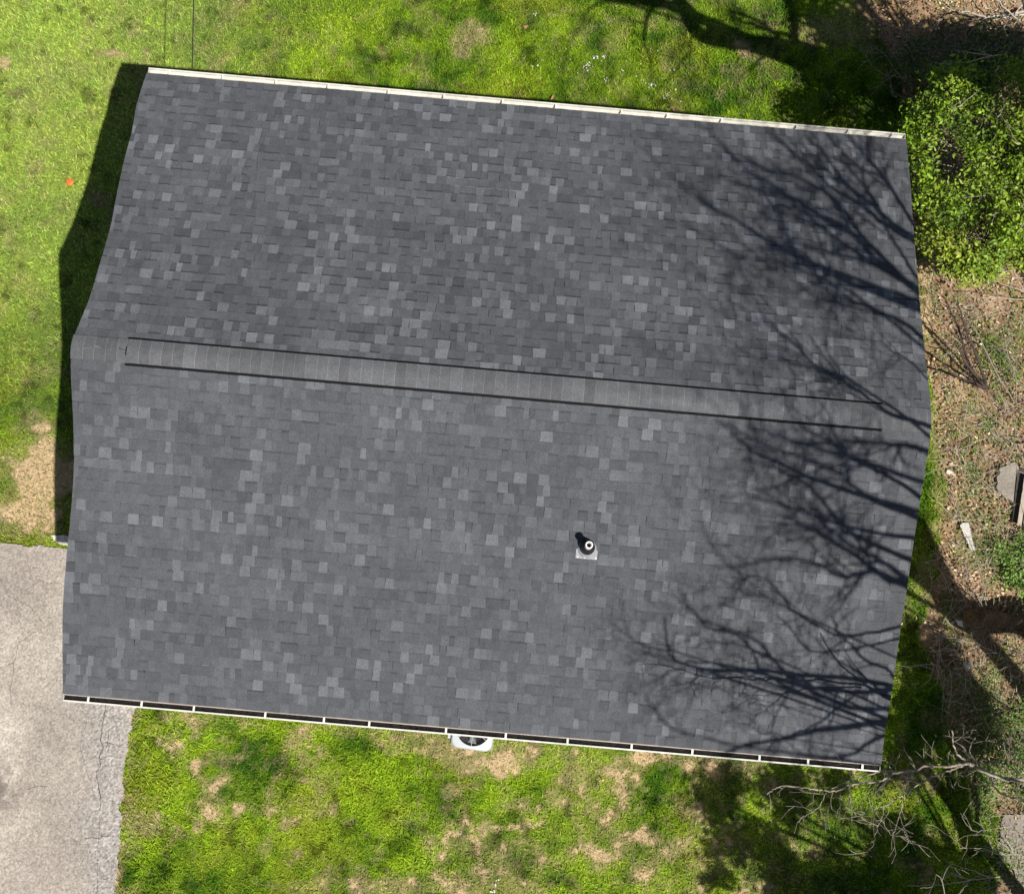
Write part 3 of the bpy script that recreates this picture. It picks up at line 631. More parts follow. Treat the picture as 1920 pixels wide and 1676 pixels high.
LOW += [(D([(1835, 1050), (1650, 1010), (1500, 990), (1200, 970), (980, 940), (800, 945), (600, 935), (480, 900), (420, 870), (380, 800), (360, 600)]), 4.6, 6.6, .034, .008),
 (D([(1835, 1062), (1600, 1082), (1400, 1062), (1200, 1030), (1000, 970), (860, 935), (700, 900), (500, 885)]), 4.8, 6.4, .034, .009), (D([(1600, 1082), (1480, 1180), (1330, 1290), (1200, 1340), (1050, 1420), (1020, 1480)]), 5.2, 6.2, .016, .006),
 (D([(1190, 1010), (1150, 1100), (1090, 1200), (1030, 1350), (950, 1330)]), 5.6, 6.2, .012, .005), (D([(970, 940), (930, 830), (860, 740), (760, 700), (650, 680), (560, 590)]), 6.0, 7.2, .018, .006), (D([(900, 800), (800, 770), (620, 765), (540, 810)]), 6.2, 6.8, .010, .005),
 (D([(1150, 960), (1060, 880), (960, 840), (880, 750)]), 6.0, 7.0, .014, .006), (D([(780, 950), (800, 1080), (800, 1160), (850, 1200)]), 6.2, 6.6, .008, .004), (D([(570, 945), (540, 1030), (430, 1080)]), 6.4, 6.8, .008, .004), (D([(540, 1030), (600, 1090)]), 6.6, 6.8, .006, .003),
 (D([(480, 900), (330, 860), (230, 830)]), 6.4, 6.8, .010, .004), (D([(420, 820), (280, 800), (200, 770), (120, 720), (20, 640)]), 6.4, 7.4, .012, .005), (D([(480, 930), (400, 950), (300, 1010)]), 6.4, 7.0, .010, .005), (D([(1780, 1190), (1700, 1160), (1620, 1100)]), 5, 5.6, .01, .005),
 (D([(1290, 1500), (1295, 1400), (1320, 1310), (1380, 1240)]), 5.4, 5.8, .009, .004), (D([(1130, 1390), (1180, 1430), (1250, 1480)]), 5.6, 5.9, .007, .003), (D([(1660, 1010), (1600, 950), (1500, 900), (1400, 830), (1330, 730)]), 5.2, 6.2, .014, .005)]
def bare_tree(name, label, trunk, r0, traces, seed, ground_traces=(), side=5, sl=1.1):
    PRUNE[0] = True; rr = np.random.default_rng(seed); b = trunk[0]; t = empty(name, b, label, 'bare tree', 'bare trees east of the house')
    mb = MB(); Q = smooth_path(trunk, 5); mb.tube(Q, np.linspace(r0, r0 * .72, len(Q)) + r0 * .5 * np.exp(-np.linspace(0, 8, len(Q))), 12); mb.build('trunk', M['bark'], t, True)
    mb = MB(); top = np.array(trunk[-1])
    for (pts, t0, t1, a, bb) in traces:
        a, bb = a * 1.25, bb * 1.15; P = lift_roof(pts, t0, t1); s0 = np.array(P[0]); a, bb = a * .86, bb * .9; zt = min(max(s0[2] - np.linalg.norm((s0 - top)[:2]) * 1.1, trunk[1][2]), top[2])
        q = Q[np.argmin(np.abs(Q[:, 2] - zt))]; link = bez(q, s0, unit(s0 - q + np.array([0, 0, 1.5])) * 2, unit(np.array(P[1]) - s0) * 1.5)
        mb.tube(link, np.linspace(min(a * 1.8, r0 * .6), a, len(link)), 7); limb(mb, P, a, bb, rr, side=side, sl=sl, sdepth=2)
    for (pts, t0, t1, a, bb) in ground_traces:
        P = lift_ground(pts, t0, t1); limb(mb, [Q[-1]] + P if np.linalg.norm(Q[-1] - P[0]) > .3 else P, a, bb, rr, side=4, sl=1.6, sdepth=3)
    mb.build('crown', M['bark'], t, True); PRUNE[0] = False; return t
gt = [(2120, 1185), (1920, 1157), (1800, 1148), (1715, 990)]
tA = [G(*p) + SUN * q for p, q in zip(gt, (0.0, 2.2, 4.2, 6.6))]; tA = [np.array([tA[1][0] + .15, tA[1][1] - .1, -.05])] + tA[1:]
bare_tree('bare_tree', 'tall leafless tree whose trunk shadow crosses the ground at the right side of the roof', tA, .34, UP, 1, side=12, sl=1.5)
bB = G(1905, 1330); tB = [np.array([bB[0] + 2.6, bB[1] - 2.2, -.05]), np.array([bB[0] + 2.5, bB[1] - 2.1, 3]), np.array([bB[0] + 2.2, bB[1] - 1.9, 6]), np.array([bB[0] + 2.0, bB[1] - 1.7, 8.2])]
bare_tree('bare_tree', 'leafless tree whose branch shadows rake the middle of the roof beside the vent pipe', tB, .2, MID, 2, side=11, sl=1.3)
# tree over the lower right corner: its lit branches are in the picture
def vz(pts, z0, z1):
    n = len(pts); return [G(a, b, z0 + (z1 - z0) * i / (n - 1)) for i, (a, b) in enumerate(pts)]
S = lambda p: zm(3.692, 1400, 1380, p)
VIS = [ (S([(2400, 260), (1950, 300), (1820, 295), (1740, 280), (1600, 225), (1540, 190)]), 7.2, 7.8, .050, .040), (S([(1540, 190), (1480, 195), (1380, 215), (1250, 205), (1160, 240), (1060, 250), (1000, 270), (920, 310), (820, 325), (720, 335), (620, 380), (540, 375), (440, 365), (340, 350), (240, 345), (190, 370), (140, 400)]), 7.8, 8.9, .030, .009),
 (S([(1060, 250), (950, 240), (860, 262), (760, 290), (660, 330), (560, 370), (480, 370)]), 8.0, 8.6, .018, .008), (S([(1500, 200), (1400, 240), (1300, 275), (1200, 330), (1080, 405), (1000, 460), (900, 500), (870, 505)]), 7.8, 8.5, .024, .008),
 (S([(1140, 270), (1110, 340), (1090, 430), (1060, 540), (1030, 640), (1010, 700), (1000, 780)]), 8.1, 8.5, .014, .006), (S([(550, 380), (520, 460), (460, 520), (390, 560), (350, 610), (330, 670)]), 8.6, 8.9, .012, .006), (S([(600, 390), (580, 470), (620, 540), (640, 580)]), 8.6, 8.9, .009, .005),
 (S([(510, 470), (560, 520), (620, 560)]), 8.6, 8.9, .007, .004), (S([(580, 480), (540, 540)]), 8.6, 8.8, .006, .004), (S([(710, 335), (700, 420), (695, 520), (760, 500), (830, 410)]), 8.5, 8.9, .009, .004), (S([(840, 400), (870, 500), (930, 580), (1000, 680), (1060, 690), (1150, 695)]), 8.4, 8.8, .010, .004),
 (S([(950, 470), (935, 560), (900, 650), (880, 740), (840, 800), (865, 835)]), 8.4, 8.8, .009, .004), (S([(1000, 460), (980, 520), (940, 600)]), 8.4, 8.7, .008, .004), (S([(1540, 190), (1500, 160), (1450, 110), (1430, 40), (1420, -40)]), 7.8, 8.6, .026, .014), (S([(1600, 225), (1580, 160), (1520, 130)]), 7.7, 8.1, .016, .010),
 (S([(1690, 280), (1720, 360), (1790, 410), (1920, 440), (2050, 440)]), 7.5, 7.7, .018, .012), (S([(1560, 160), (1545, 80), (1580, 10)]), 7.9, 8.6, .011, .006), (S([(1010, 235), (980, 200), (955, 155)]), 8.0, 8.3, .008, .004), (S([(1920, 290), (1800, 200), (1700, 170), (1560, 200)]), 7.6, 7.9, .012, .008),
 (S([(1920, 540), (1800, 620), (1650, 650), (1560, 650), (1490, 560)]), 5.5, 6, .008, .004), (S([(1420, 740), (1480, 710), (1560, 680), (1700, 690)]), 5, 5.5, .006, .004), (S([(1380, 1180), (1360, 1050), (1345, 980), (1310, 960)]), 5, 5.6, .016, .006), (S([(1350, 1000), (1380, 930), (1410, 900)]), 5.2, 5.6, .010, .005)]
rr = np.random.default_rng(5); e0 = vz(VIS[0][0][:1] * 2, 7.2, 7.2)[0]
tb = [np.array([e0[0] + 2.6, e0[1] - 3.2, -.05]), np.array([e0[0] + 2.3, e0[1] - 2.8, 3]), np.array([e0[0] + 1.3, e0[1] - 1.6, 5.6]), e0]
t = empty('bare_tree', tb[0], 'pale leafless branches reaching over the lower right corner of the roof and gutter', 'bare tree', 'bare trees east of the house')
mb = MB(); Q = smooth_path(tb, 5); mb.tube(Q, np.linspace(.12, .06, len(Q)), 12); mb.build('trunk', M['bark'], t, True)
mb = MB()
for pts, z0, z1, a, b in VIS:
    limb(mb, vz(pts, z0, z1), a * .54, max(b * .55, .0024), rr, side=0)
    P = smooth_path(vz(pts, z0, z1), 3)
    for k in range(int(len(P) * .28)):
        i = rr.integers(1, len(P)); d = unit(P[i] - P[i - 1]); q = unit(np.cross(d, np.array([0, 0, 1])) * rr.choice([-1, 1]) + rr.normal(0, .3, 3)); sprout(mb, P[i], d * .7 + q, rr.uniform(.12, .38), .0032, 1, rr, 0, .8, 2)
PRUNE[0] = True
for (pts, t0, t1, a, bb) in LOW:
    a, bb = a * 1.15, bb * 1.7
    P = lift_roof(pts, t0, t1); s0 = np.array(P[0]); q = Q[-4]; link = bez(q, s0, (0, 0, 2), unit(np.array(P[1]) - s0) * 1.2); mb.tube(link, np.linspace(a * 1.4, a, len(link)), 7); limb(mb, P, a, bb, rr, side=5, sl=.7)
PRUNE[0] = False
mb.build('crown', M['mbark'], t, True)
# tree at the upper right: heavy limb shadow over the lawn
g1 = G(1720, 262) + SUN * 4.5
tC = [np.array([g1[0] + .5, g1[1] - .3, -.05]), np.array([g1[0] + .3, g1[1] - .2, 2.5]), g1, G(1660, 190) + SUN * 6.2]
gtr = [([(1660, 190), (1600, 135), (1540, 105), (1480, 92), (1400, 80), (1330, 72), (1300, 55), (1282, 20), (1262, -20), (1230, -70), (1180, -120)], 6.4, 10, .22, .09), ([(1500, 92), (1490, 40), (1470, -10), (1440, -60)], 7.5, 10, .13, .06),
       ([(1600, 135), (1540, 60), (1520, 0), (1530, -80)], 7.5, 10, .12, .05), ([(1330, 72), (1290, 100), (1250, 150), (1220, 180)], 8, 9.5, .03, .012), ([(1290, 25), (1220, 5), (1120, -8), (1020, -18), (930, -20)], 9, 11, .13, .05), ([(1180, 10), (1080, 60), (1050, 150)], 10, 12, .03, .012), ([(1640, 170), (1625, 80), (1600, 0)], 8, 10.5, .08, .03)]
bare_tree('bare_tree', 'large leafless tree whose heavy limb shadow bends over the lawn at the top right', tC, .26, [], 3, gtr)

def pxn_reject(P, pad=12):
    u, v = pixn(P[:, 0], P[:, 1], P[:, 2]); return ~((u > -pad) & (u < 1920 + pad) & (v > -pad) & (v < 1676 + pad))
def leafy(name, label, cat, base, centers, per, size, cols, seed, group=None, stems=True, trunk_r=.08, spread=.25, offframe=False, flat=.5):
    r = np.random.default_rng(seed); t = empty(name, base, label, cat, group); base = np.array(base, float); centers = np.asarray(centers)
    mb = MB(); cc = centers.mean(0); fork = base + (cc - base) * .45; fork[2] = base[2] + (cc[2] - base[2]) * .5
    mb.tube(smooth_path([base, base + (fork - base) * .5 + r.normal(0, .04, 3), fork], 4), np.linspace(trunk_r, trunk_r * .6, 9), 9)
    for c_ in centers[:: max(1, len(centers) // 70)]:
        q = bez(fork, c_, unit(cc - base) * .6, unit(c_ - fork) * .5, 6) ; q[1:-1] += r.normal(0, .03, q[1:-1].shape); mb.tube(q, np.linspace(trunk_r * .35, .005, 6), 5)
    mb.build('trunk', M['bark'], t, True)
    n = len(centers) * per; ci = np.repeat(np.arange(len(centers)), per); P = centers[ci] + r.normal(0, spread, (n, 3)) * np.array([1, 1, .6])
    cb = np.asarray(cols)[r.integers(0, len(cols), len(centers))][ci]; cb = cb * (.75 + .5 * fbm(P[:, 0], P[:, 1], .4, seed, 3)[:, None])
    if offframe: k = pxn_reject(P); P = P[k]; cb = cb[k]
    V, F, c = leaves(P, size, cb, seed, flat); mesh('crown', V, F, M['leaf'], t, col=c); return t
def region(poly, n, zf, seed, hole=0):
    """n points over a picture region, each at the height given by zf(rng)"""
    r = np.random.default_rng(seed); poly = np.array(poly); lo, hi = poly.min(0), poly.max(0); out = []
    while len(out) < n:
        p = r.uniform(lo, hi)
        if inpoly(np.array([p[0]]), np.array([p[1]]), poly)[0] and (not hole or fbm(np.array([p[0]]), np.array([p[1]]), hole, seed, 3)[0] > .45): out.append(G(p[0], p[1], zf(r, p)))
    return out
GR = [(.085, .15, .018), (.12, .19, .022), (.055, .11, .018), (.15, .22, .03)]
# big leafy shrub at the corner of the roof
zc = lambda r, p: 3.9 - 1.4 * min(1, max(0, (p[1] - 250) / 200)) + r.uniform(-.9, .25) - max(0, (1760 - p[0]) / 90)*.6
cs = region([(1722, 180), (1750, 140), (1800, 128), (1850, 140), (1900, 120), (2060, 90), (2080, 430), (1960, 470), (1860, 440), (1745, 400), (1716, 330), (1704, 262), (1700, 215)], 320, zc, 31, 38)
b = G(1950, 360); leafy('leafy_shrub', 'tall glossy green shrub crowding the upper right corner of the roof', 'shrub', (b[0] - .3, b[1] - .3, 0), cs, 70, .080, [(.15, .25, .014), (.20, .31, .02), (.08, .14, .018), (.21, .29, .03)], 31, trunk_r=.07, spread=.13, flat=.0)
cs = region([(1720, 395), (1800, 400), (1920, 400), (2000, 420), (1980, 500), (1900, 475), (1860, 505), (1800, 520), (1775, 480), (1730, 440)], 90, lambda r, p: r.uniform(.5, 1.5), 32, 60)
b = G(1850, 460); leafy('leafy_shrub', 'low yellow green bush below the tall shrub beside the bare dirt strip', 'shrub', (b[0], b[1], 0), cs, 55, .085, [(.19, .27, .02), (.13, .22, .02), (.25, .31, .03)], 32, trunk_r=.03, spread=.14)
# understory thicket behind it
cs = region([(1740, 50), (1820, 50), (2000, 40), (2050, 130), (1900, 150), (1800, 150), (1720, 180), (1700, 120)], 130, lambda r, p: r.uniform(.1, 1.3), 33, 50)
b = G(1880, 70); leafy('thicket_shrub', 'sparse dark green bramble under fallen branches at the top right', 'shrub', (b[0], b[1], 0), cs, 40, .075, [(.05, .09, .015), (.08, .12, .02), (.035, .06, .012)], 33, trunk_r=.02, spread=.16)
cs = region([(1850, 150), (1990, 140), (1990, 480), (1900, 470), (1880, 300)], 90, lambda r, p: r.uniform(1.0, 3.2), 37, 50)
b = G(1960, 300); leafy('bramble_shrub', 'dark ragged bramble right of the tall green shrub at the frame edge', 'shrub', (b[0] + .3, b[1] - .3, 0), cs, 46, .07, [(.06, .11, .014), (.10, .16, .018), (.16, .24, .02)], 37, trunk_r=.04, spread=.2, flat=0)
cs = region([(1865, 1020), (1930, 1005), (1990, 1020), (1980, 1110), (1890, 1108), (1862, 1080)], 34, lambda r, p: r.uniform(.15, .5), 34)
b = G(1910, 1065); leafy('ivy_shrub', 'round clump of bright green ivy beside the white board scrap', 'shrub', (b[0], b[1], 0), cs, 60, .055, [(.10, .2, .025), (.14, .25, .035)], 34, trunk_r=.015, spread=.10)
cs = region([(1830, 1290), (1920, 1280), (2000, 1400), (1960, 1540), (1860, 1510), (1830, 1420), (1850, 1350)], 60, lambda r, p: r.uniform(.1, .5), 35, 50)
b = G(1890, 1400); leafy('low_shrub', 'scattered low green undergrowth beneath the pale branches at the lower right', 'shrub', (b[0], b[1], 0), cs, 40, .06, [(.08, .16, .02), (.12, .2, .03)], 35, trunk_r=.015, spread=.13)
cs = region([(1830, 600), (1920, 590), (1960, 700), (1880, 720), (1830, 660)], 22, lambda r, p: r.uniform(.05, .3), 36, 40)
b = G(1880, 660); leafy('weed_clump', 'loose green weeds in the brown leaf litter beside the dark sapling', 'weeds', (b[0], b[1], 0), cs, 34, .05, [(.09, .17, .025), (.13, .2, .03)], 36, trunk_r=.01, spread=.12)
# leafy trees standing off to the lower and upper right: they shade the lawn
def shade_cloud(poly, n, t0, t1, seed, hole, thr=.52, gap=None):
    r = np.random.default_rng(seed); poly = np.array(poly); lo, hi = poly.min(0), poly.max(0); out = []
    while len(out) < n:
        p = r.uniform(lo, hi)
        if inpoly(np.array([p[0]]), np.array([p[1]]), poly)[0] and fbm(np.array([p[0]]), np.array([p[1]]), hole, seed, 3)[0] > thr and not (gap is not None and inpoly(np.array([p[0]]), np.array([p[1]]), gap)[0]): out.append(G(*p) + SUN * r.uniform(t0, t1))
    return np.array(out)
cs = shade_cloud([(1290, 1450), (1400, 1440), (1560, 1450), (1640, 1440), (1690, 1330), (1700, 1180), (1730, 1120), (1790, 1200), (1830, 1330), (1790, 1430), (1760, 1520), (1850, 1620), (1900, 1760), (1500, 1900), (1420, 1700), (1330, 1640), (1310, 1540)], 470, 6.0, 8.0, 41, 62, .55, [(1690, 1500), (1750, 1370), (1830, 1360), (1820, 1480), (1790, 1600), (1720, 1590)])
cs = np.concatenate([cs, shade_cloud([(1725, 1215), (1770, 1215), (1815, 1290), (1840, 1370), (1820, 1385), (1760, 1360), (1715, 1300)], 190, 6.5, 9, 43, 40, .40)])
cm_ = cs.mean(0); leafy('leafy_tree', 'leafy tree off the lower right whose crown dapples the lawn with shade', 'tree', (cm_[0] + .6, cm_[1] - .5, 0), cs, 44, .13, GR, 41, 'leafy trees around the yard', trunk_r=.16, spread=.13, offframe=True)
cs = shade_cloud([(1440, -150), (1470, 0), (1530, 60), (1560, 130), (1560, 210), (1690, 260), (1760, 130), (1900, 130), (1920, 60), (1700, 50), (1620, -100)], 330, 6.0, 8.5, 42, 75, .47)
cm_ = cs.mean(0); leafy('leafy_tree', 'leafy tree off the upper right shading the ground beyond the roof corner', 'tree', (cm_[0] + .6, cm_[1] - .5, 0), cs, 38, .12, GR, 42, 'leafy trees around the yard', trunk_r=.16, spread=.17, offframe=True)
# dark leafless sapling
def sapling(base_px, tips, r0, m, label, name='bare_sapling', z=1.6, seed=3, grp='leafless saplings among the leaf litter'):
    rr = np.random.default_rng(seed); b = G(*base_px); t = empty(name, b, label, 'sapling', grp); mb = MB()
    for k, tp in enumerate(tips):
        zz = z * (.8 + .3 * rr.random()); mid = [(base_px[0] + (tp[0] - base_px[0]) * f + rr.normal(0, 4), base_px[1] + (tp[1] - base_px[1]) * f + rr.normal(0, 4)) for f in (.3, .65)]
        P = [b, G(*mid[0], zz * .35), G(*mid[1], zz * .7), G(*tp, zz)]; limb(mb, P, r0, r0 * .35, rr, side=4, sl=.5, sdepth=1)
    mb.build('stem', m, t, True)
sapling((1850, 730), [(1772, 560), (1795, 565), (1765, 678), (1790, 640)], .032, M['dbark'], 'dark leafless sapling leaning towards the roof over brown leaf litter', z=1.8)
sapling((1905, 760), [(1800, 575), (1880, 600)], .014, M['bark'], 'slender grey leafless sapling right of the dark one', z=1.3, seed=8)
sapling((1850, 1150), [(1770, 1050), (1745, 1056), (1810, 1000)], .011, M['bark'], 'thin leafless sapling over the dark trunk shadow', z=1.6, seed=9)
sapling((1910, 100), [(1800, 200), (1760, 120), (1870, 220), (1790, 95)], .013, M['pbark'], 'pale twiggy sapling poking through the tall green shrub', z=4.6, seed=10)
sapling((1960, 330), [(1880, 400), (1850, 350), (1905, 440), (1900, 250)], .013, M['pbark'], 'pale bare sapling standing in the right side of the green shrub', z=3.6, seed=11)
sapling((1900, 1600), [(1830, 1540), (1800, 1590), (1870, 1540)], .009, M['pbark'], 'dead pinkish brush at the lower right edge beside the gravel', z=.8, seed=12)
sapling((1890, 1640), [(1700, 1660), (1800, 1625)], .012, M['pbark'], 'dead stick lying low near the bottom right corner', z=.4, seed=13)
for k, (bp, tips, z, m_, lab) in enumerate([((1935, 560), [(1850, 520), (1880, 480), (1830, 560)], .8, 'pbark', 'twiggy tan sapling under the low yellow green bush at the right edge'), ((1930, 1230), [(1840, 1180), (1860, 1260), (1830, 1225)], .9, 'bark', 'crooked grey sapling in the litter right of the tan stone'),
        ((1900, 1330), [(1820, 1290), (1850, 1350), (1810, 1340)], .7, 'dbark', 'small dark sapling in the deep shade below the tan stone'), ((1700, 150), [(1640, 90), (1670, 60), (1700, 70), (1640, 130)], .9, 'pbark', 'thin pale sapling in the dappled shade above the upper roof corner'), ((1935, 830), [(1840, 800), (1850, 850), (1870, 780)], .6, 'bark', 'tangled grey sapling just above the concrete slab')]):
    sapling(bp, tips, .009, M[m_], lab, z=z, seed=30 + k)
a, b = G(1806, 1160, .14), G(2010, 1172, .14); lg = MB(); tt = np.linspace(0, 1, 12)[:, None]; Pl = (b - a) * tt; Pl[:, 1] += np.sin(tt[:, 0] * 7) * .03; Pl[:, 2] += np.sin(tt[:, 0] * 5) * .02
lg.tube(Pl, .145 + .02 * np.sin(tt[:, 0] * 9), 14); lo_ = lg.build('fallen_log', M['bark'], smooth=True); lo_.data.materials[0] = M['logbark']; lo_.location = a; tag(lo_, 'thick brown fallen log lying in the trunk shadow at the right edge', 'log')
# fallen branches, upper right
for k, (pts, r0, lab) in enumerate([([(2010, -10), (1920, 22), (1850, 32), (1815, 22), (1798, 26)], .032, 'thickest pale fallen branch with a forked end at the top right'), ([(2000, 15), (1900, 30), (1850, 42), (1818, 52)], .022, 'pale fallen branch lying just below the thickest one'),
        ([(1930, -10), (1900, 30), (1882, 52), (1872, 62)], .016, 'fallen stick crossing the pale branches diagonally'), ([(1850, -20), (1880, 12), (1910, 40), (1930, 60)], .016, 'fallen grey stick crossing behind the pale branches')]):
    P = [G(*p, .35 + .1 * k) for p in pts]; o = MB(); limb(o, np.array(P) - P[0], r0, r0 * .45, np.random.default_rng(60 + k), side=3, sl=.6, sdepth=1); q = o.build('fallen_branch', M['pbark'], smooth=True); q.location = P[0]; tag(q, lab, 'branch', 'fallen branches at the top right')

# ================================================================= LITTER AND SMALL THINGS
n = 60000; lx = rng.uniform(6.2, 12.5, n); ly = rng.uniform(-9, 11, n); wd_, st_, tn_ = fields(lx, ly)
k = ((wd_ > .5) & (rng.random(n) < .25 + .75 * sst(.4, .6, fbm(lx, ly, .9, 211, 4)))) | (rng.random(n) < .008); lx, ly = lx[k], ly[k]
k = ~((np.abs(ly) < 4.1) & (lx < 5.3)); lx, ly = lx[k], ly[k]
pal = np.array([(.36, .23, .13), (.48, .34, .20), (.22, .135, .08), (.58, .45, .29), (.30, .18, .10), (.44, .26, .13), (.09, .06, .035), (.14, .18, .03), (.50, .38, .25)])
cl = pal[rng.integers(0, len(pal), len(lx))] * (.25 + 1.25 * fbm(lx, ly, .6, 201, 3)[:, None])
V, F, c = leaves(np.stack([lx, ly, rng.uniform(.02, .07, len(lx))], 1), .060, cl, 5, .6, .55, .2, .35)
tag(mesh('leaf_litter', V, F, M['dry'], col=c), 'brown and tan fallen leaves covering the wooded ground right of the house', 'leaf litter', kind='stuff')
mb = MB(); r = np.random.default_rng(77)
for i in range(2600):
    p = G(r.uniform(1735, 2000), r.uniform(-40, 1720)); 
    if not inpoly(np.array([p[0]]), np.array([p[1]]), wood_poly)[0]: continue
    a = r.uniform(0, 6.28); L = r.uniform(.12, .7); q = [p + np.array([0, 0, .05])]
    for s_ in range(4): a += r.normal(0, .25); q.append(q[-1] + np.array([math.cos(a), math.sin(a), r.normal(0, .15)]) * L / 4)
    q = np.array(q); q[:, 2] = np.maximum(q[:, 2] + (r.uniform(0, .25) if i % 3 == 0 else 0), .03); mb.tube(q, np.linspace(r.uniform(.003, .007), .002, 5), 4, False)
tag(mb.build('twigs', M['pbark']), 'thin fallen twigs strewn over the leaf litter right of the house', 'twigs', kind='stuff')
cs = region([(1750, 560), (1960, 540), (1960, 1680), (1840, 1680), (1800, 1400), (1760, 1150), (1800, 1000)], 700, lambda r, p: .05, 78, 45); cs = np.array(cs)
P = np.repeat(cs, 14, 0) + np.random.default_rng(6).normal(0, .07, (len(cs) * 14, 3)) * np.array([1, 1, .3]); V, F, c = leaves(P, .04, np.tile((.12, .2, .03), (len(P), 1)), 79, .8)
tag(mesh('ground_cover', V, F, M['leaf'], col=c), 'small green weeds sprouting through the brown leaf litter', 'ground cover', kind='stuff')
# white blossom petals and clover heads in the lawn
r = np.random.default_rng(9); pts = []
for (a, b, rx, ry, n) in ((1102, 122, 7, 7, 16), (1120, 108, 7, 4, 10), (1132, 108, 5, 5, 7), (1168, 132, 4, 4, 5), (1136, 150, 4, 5, 6), (1222, 158, 8, 5, 8), (1247, 180, 8, 4, 6), (1008, 120, 10, 6, 5), (1003, 26, 5, 4, 4), (1230, 145, 60, 40, 14), (1060, 120, 60, 30, 7), (930, 1655, 4, 9, 7), (925, 1668, 4, 6, 5), (1450, 1420, 60, 20, 3), (404, 1332, 6, 3, 5)):
    for i in range(n): pts.append(G(a + r.normal(0, rx / 1.6), b + r.normal(0, ry / 1.6), .055))
V, F, c = leaves(np.array(pts), .030, np.tile((.6, .6, .56), (len(pts), 1)), 4, 1.0, .8, .05)
tag(mesh('blossom_petals', V, F, M['leaf'], col=c), 'tiny white petals and blossoms scattered in the lawn grass', 'petals', kind='stuff')
# brown leaves on the lawn
for k, (a, b, lab) in enumerate([(1035, 183, 'curled brown leaf on the grass just above the upper gutter'), (986, 53, 'small tan leaf lying on the lawn near the top edge'), (1264, 207, 'reddish brown leaf by the upper gutter under the shade')]):
    P = G(a, b, .07); V, F, c = leaves(np.zeros((3, 3)) + np.random.default_rng(k).normal(0, .02, (3, 3)), .10, np.tile((.30, .18, .10), (3, 1)), 90 + k, 1, .45, .1); o = mesh('fallen_leaf', V, F, M['dry'], col=c); o.location = P; tag(o, lab, 'leaf', 'single fallen leaves on the upper lawn')
P = G(131, 342, .03); ob = MB().lathe([(.001, .035), (.03, .035), (.052, .03), (.07, .018), (.075, 0), (.07, -.01)], 20); o = ob.build('orange_disc', M['orange'], smooth=True); o.location = P; tag(o, 'small round orange disc lying on the lawn left of the roof shadow', 'disc')
for v in o.data.vertices: v.co.x *= 1 + .12 * math.sin(v.co.y * 60); v.co.y *= .9
e = G(1129, 1461, .0); st0 = empty('marker_stake', e, 'short yellow marker stake standing in the lower lawn', 'stake'); MB().tube([e, e + np.array([.005, .0, .16])], .009, 6).build('stake', M['yellow'], st0); MB().lathe([(.0, .175), (.014, .17), (.016, .155), (.012, .15)], 10, None, e).build('cap', M['yellow'], st0)
def rock(name, px, py, sx, sy, sz, m, label, cat, seed, grp=None):
    import bmesh
    bm = bmesh.new(); bmesh.ops.create_icosphere(bm, subdivisions=3, radius=1); r = np.random.default_rng(seed); K = r.normal(0, 1, (5, 3))
    for v in bm.verts:
        p = np.array(v.co); d = 1 + .12 * sum(math.sin(2.2 * float(p @ q) + i) for i, q in enumerate(K)) / 2
        q_ = p * d; q_ = np.clip(q_, -.8, .8); v.co = (q_[0] * sx, q_[1] * sy, q_[2] * sz)
    me = bpy.data.meshes.new(name); bm.to_mesh(me); bm.free(); me.materials.append(m); o = bpy.data.objects.new(name, me); COL.objects.link(o); P = G(px, py, sz * .4); o.location = P; o.rotation_euler[2] = r.uniform(0, 3); tag(o, label, cat, grp)
rock('stone', 1780, 886, .055, .075, .05, M['stone'], 'small pale stone on the brown litter above the white board', 'stone', 1, 'stones in the leaf litter')
rock('stone', 1783, 870, .03, .045, .03, M['stone'], 'smallest tan stone touching the pale stone above it', 'stone', 2, 'stones in the leaf litter')
rock('stone', 1815, 1246, .09, .07, .06, M['stone'], 'tan rounded stone below the dark trunk shadow', 'stone', 3, 'stones in the leaf litter')
rock('stone', 1822, 922, .05, .04, .03, M['stone'], 'flat grey pebble between the white board and the concrete slab', 'stone', 4, 'stones in the leaf litter')
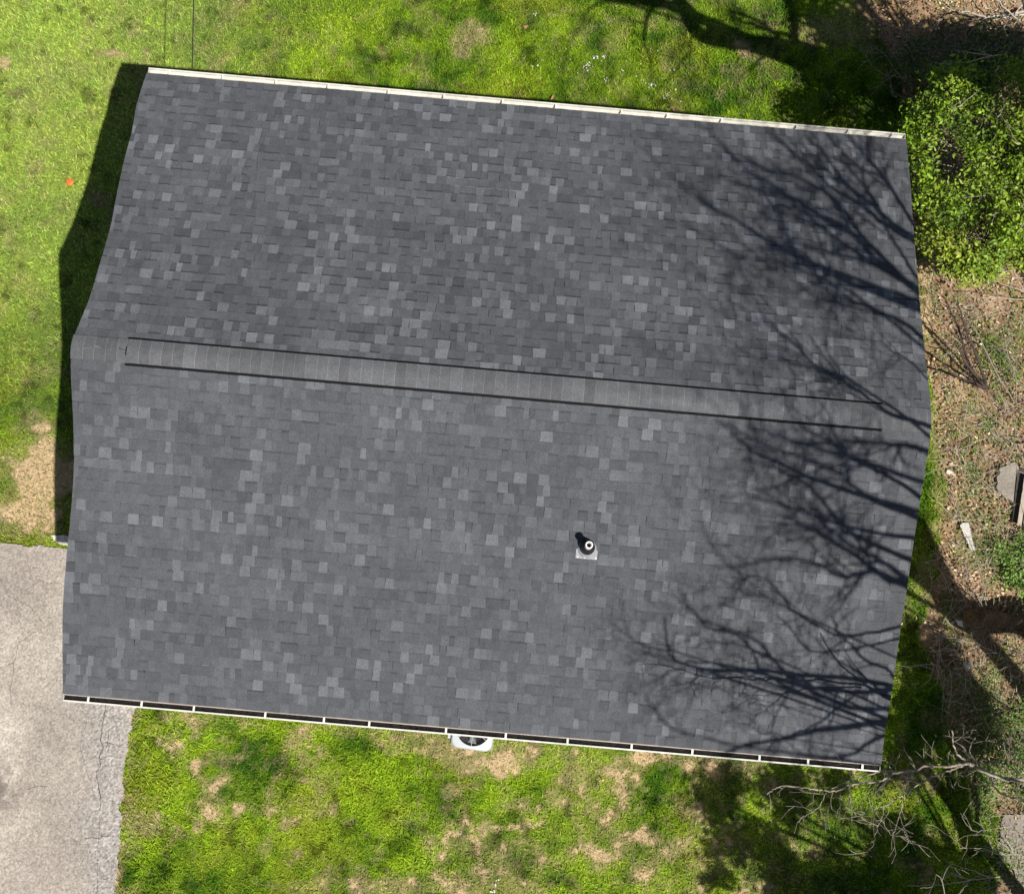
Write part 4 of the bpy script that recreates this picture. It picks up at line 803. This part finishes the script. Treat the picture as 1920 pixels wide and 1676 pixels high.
# white scrap and jagged board
def plate(name, px, thick, z, m, label, cat):
    P = gp(px); c = np.mean(P, 0); n = len(P); V = [(p[0] - c[0], p[1] - c[1], thick) for p in P] + [(p[0] - c[0], p[1] - c[1], 0) for p in P]
    o = mesh(name, V, [tuple(range(n))[::-1]] + [(i, i + n, (i + 1) % n + n, (i + 1) % n) for i in range(n)] + [tuple(range(n, 2 * n))], m); o.location = (c[0], c[1], z); tag(o, label, cat)
plate('broken_board', [(1797, 985), (1803, 981), (1813, 981), (1815, 990), (1818, 1004), (1820, 1014), (1823, 1024), (1825, 1032), (1821, 1034), (1817, 1030), (1813, 1024), (1813, 1020), (1811, 1019), (1811, 1015), (1808, 1012), (1808, 1008), (1804, 1006), (1805, 1002), (1802, 1001), (1803, 997), (1800, 996), (1801, 992), (1798, 990)], .03, .06, M['wboard'], 'jagged broken white board lying in the brown leaves', 'board')
plate('plastic_scrap', [(1788, 1161), (1794, 1164), (1800, 1163), (1806, 1167), (1803, 1172), (1805, 1177), (1799, 1174), (1794, 1172)], .02, .07, M['petal'], 'bright white plastic scrap at the end of the trunk shadow', 'litter')
# concrete slab with timber edge at the right margin
a = G(1885, 920); sl = empty('concrete_slab', (a[0], a[1], 0), 'weathered grey concrete slab with a dark slot at the right edge', 'slab')
P = ragged(gp([(1872, 878), (1890, 864), (1908, 868), (1908, 880), (1900, 950), (1880, 940), (1866, 915)]), step=.04, amp=.14, seed=8); n = len(P)
mesh('slab', [(p[0], p[1], .10) for p in P] + [(p[0], p[1], -.1) for p in P], [tuple(range(n))[::-1]] + [(i, i + n, (i + 1) % n + n, (i + 1) % n) for i in range(n)], M['conc'], sl)
q = gp([(1904, 882), (1918, 880), (1912, 984), (1894, 980)]); mesh('slot', [(x, y, .104) for x, y in q], [(3, 2, 1, 0)], M['crack'], sl)
q = gp([(1922, 885), (1990, 890), (1985, 990), (1914, 986)]); mesh('side_slab', [(x, y, .12) for x, y in q] + [(x, y, -.1) for x, y in q], [(3, 2, 1, 0)] + [(i, i + 4, (i + 1) % 4 + 4, (i + 1) % 4) for i in range(4)], M['conc'], sl)
b0, b1 = G(1911, 986, .2), G(1925, 892, .2); bm_ = MB().tube([b0, b0 + (b1 - b0) * .5, b1], .045, 4); o = bm_.build('timber_beam', M['wood']); o.data.transform(__import__('mathutils').Matrix.Translation(-Vector(b0))); o.location = b0; tag(o, 'pale timber beam lying along the dark slot of the concrete slab', 'beam')
# pale gravel at the lower right edge
a = gp([(1880, 1535), (1960, 1500), (2100, 1500), (2100, 1720), (1935, 1690), (1900, 1640), (1870, 1600)]); P = ragged(a, step=.07, amp=.12, seed=9); n = len(P)
tag(mesh('gravel', [(p[0], p[1], .045) for p in P], [tuple(range(n))[::-1]], M['conc']), kind='structure')
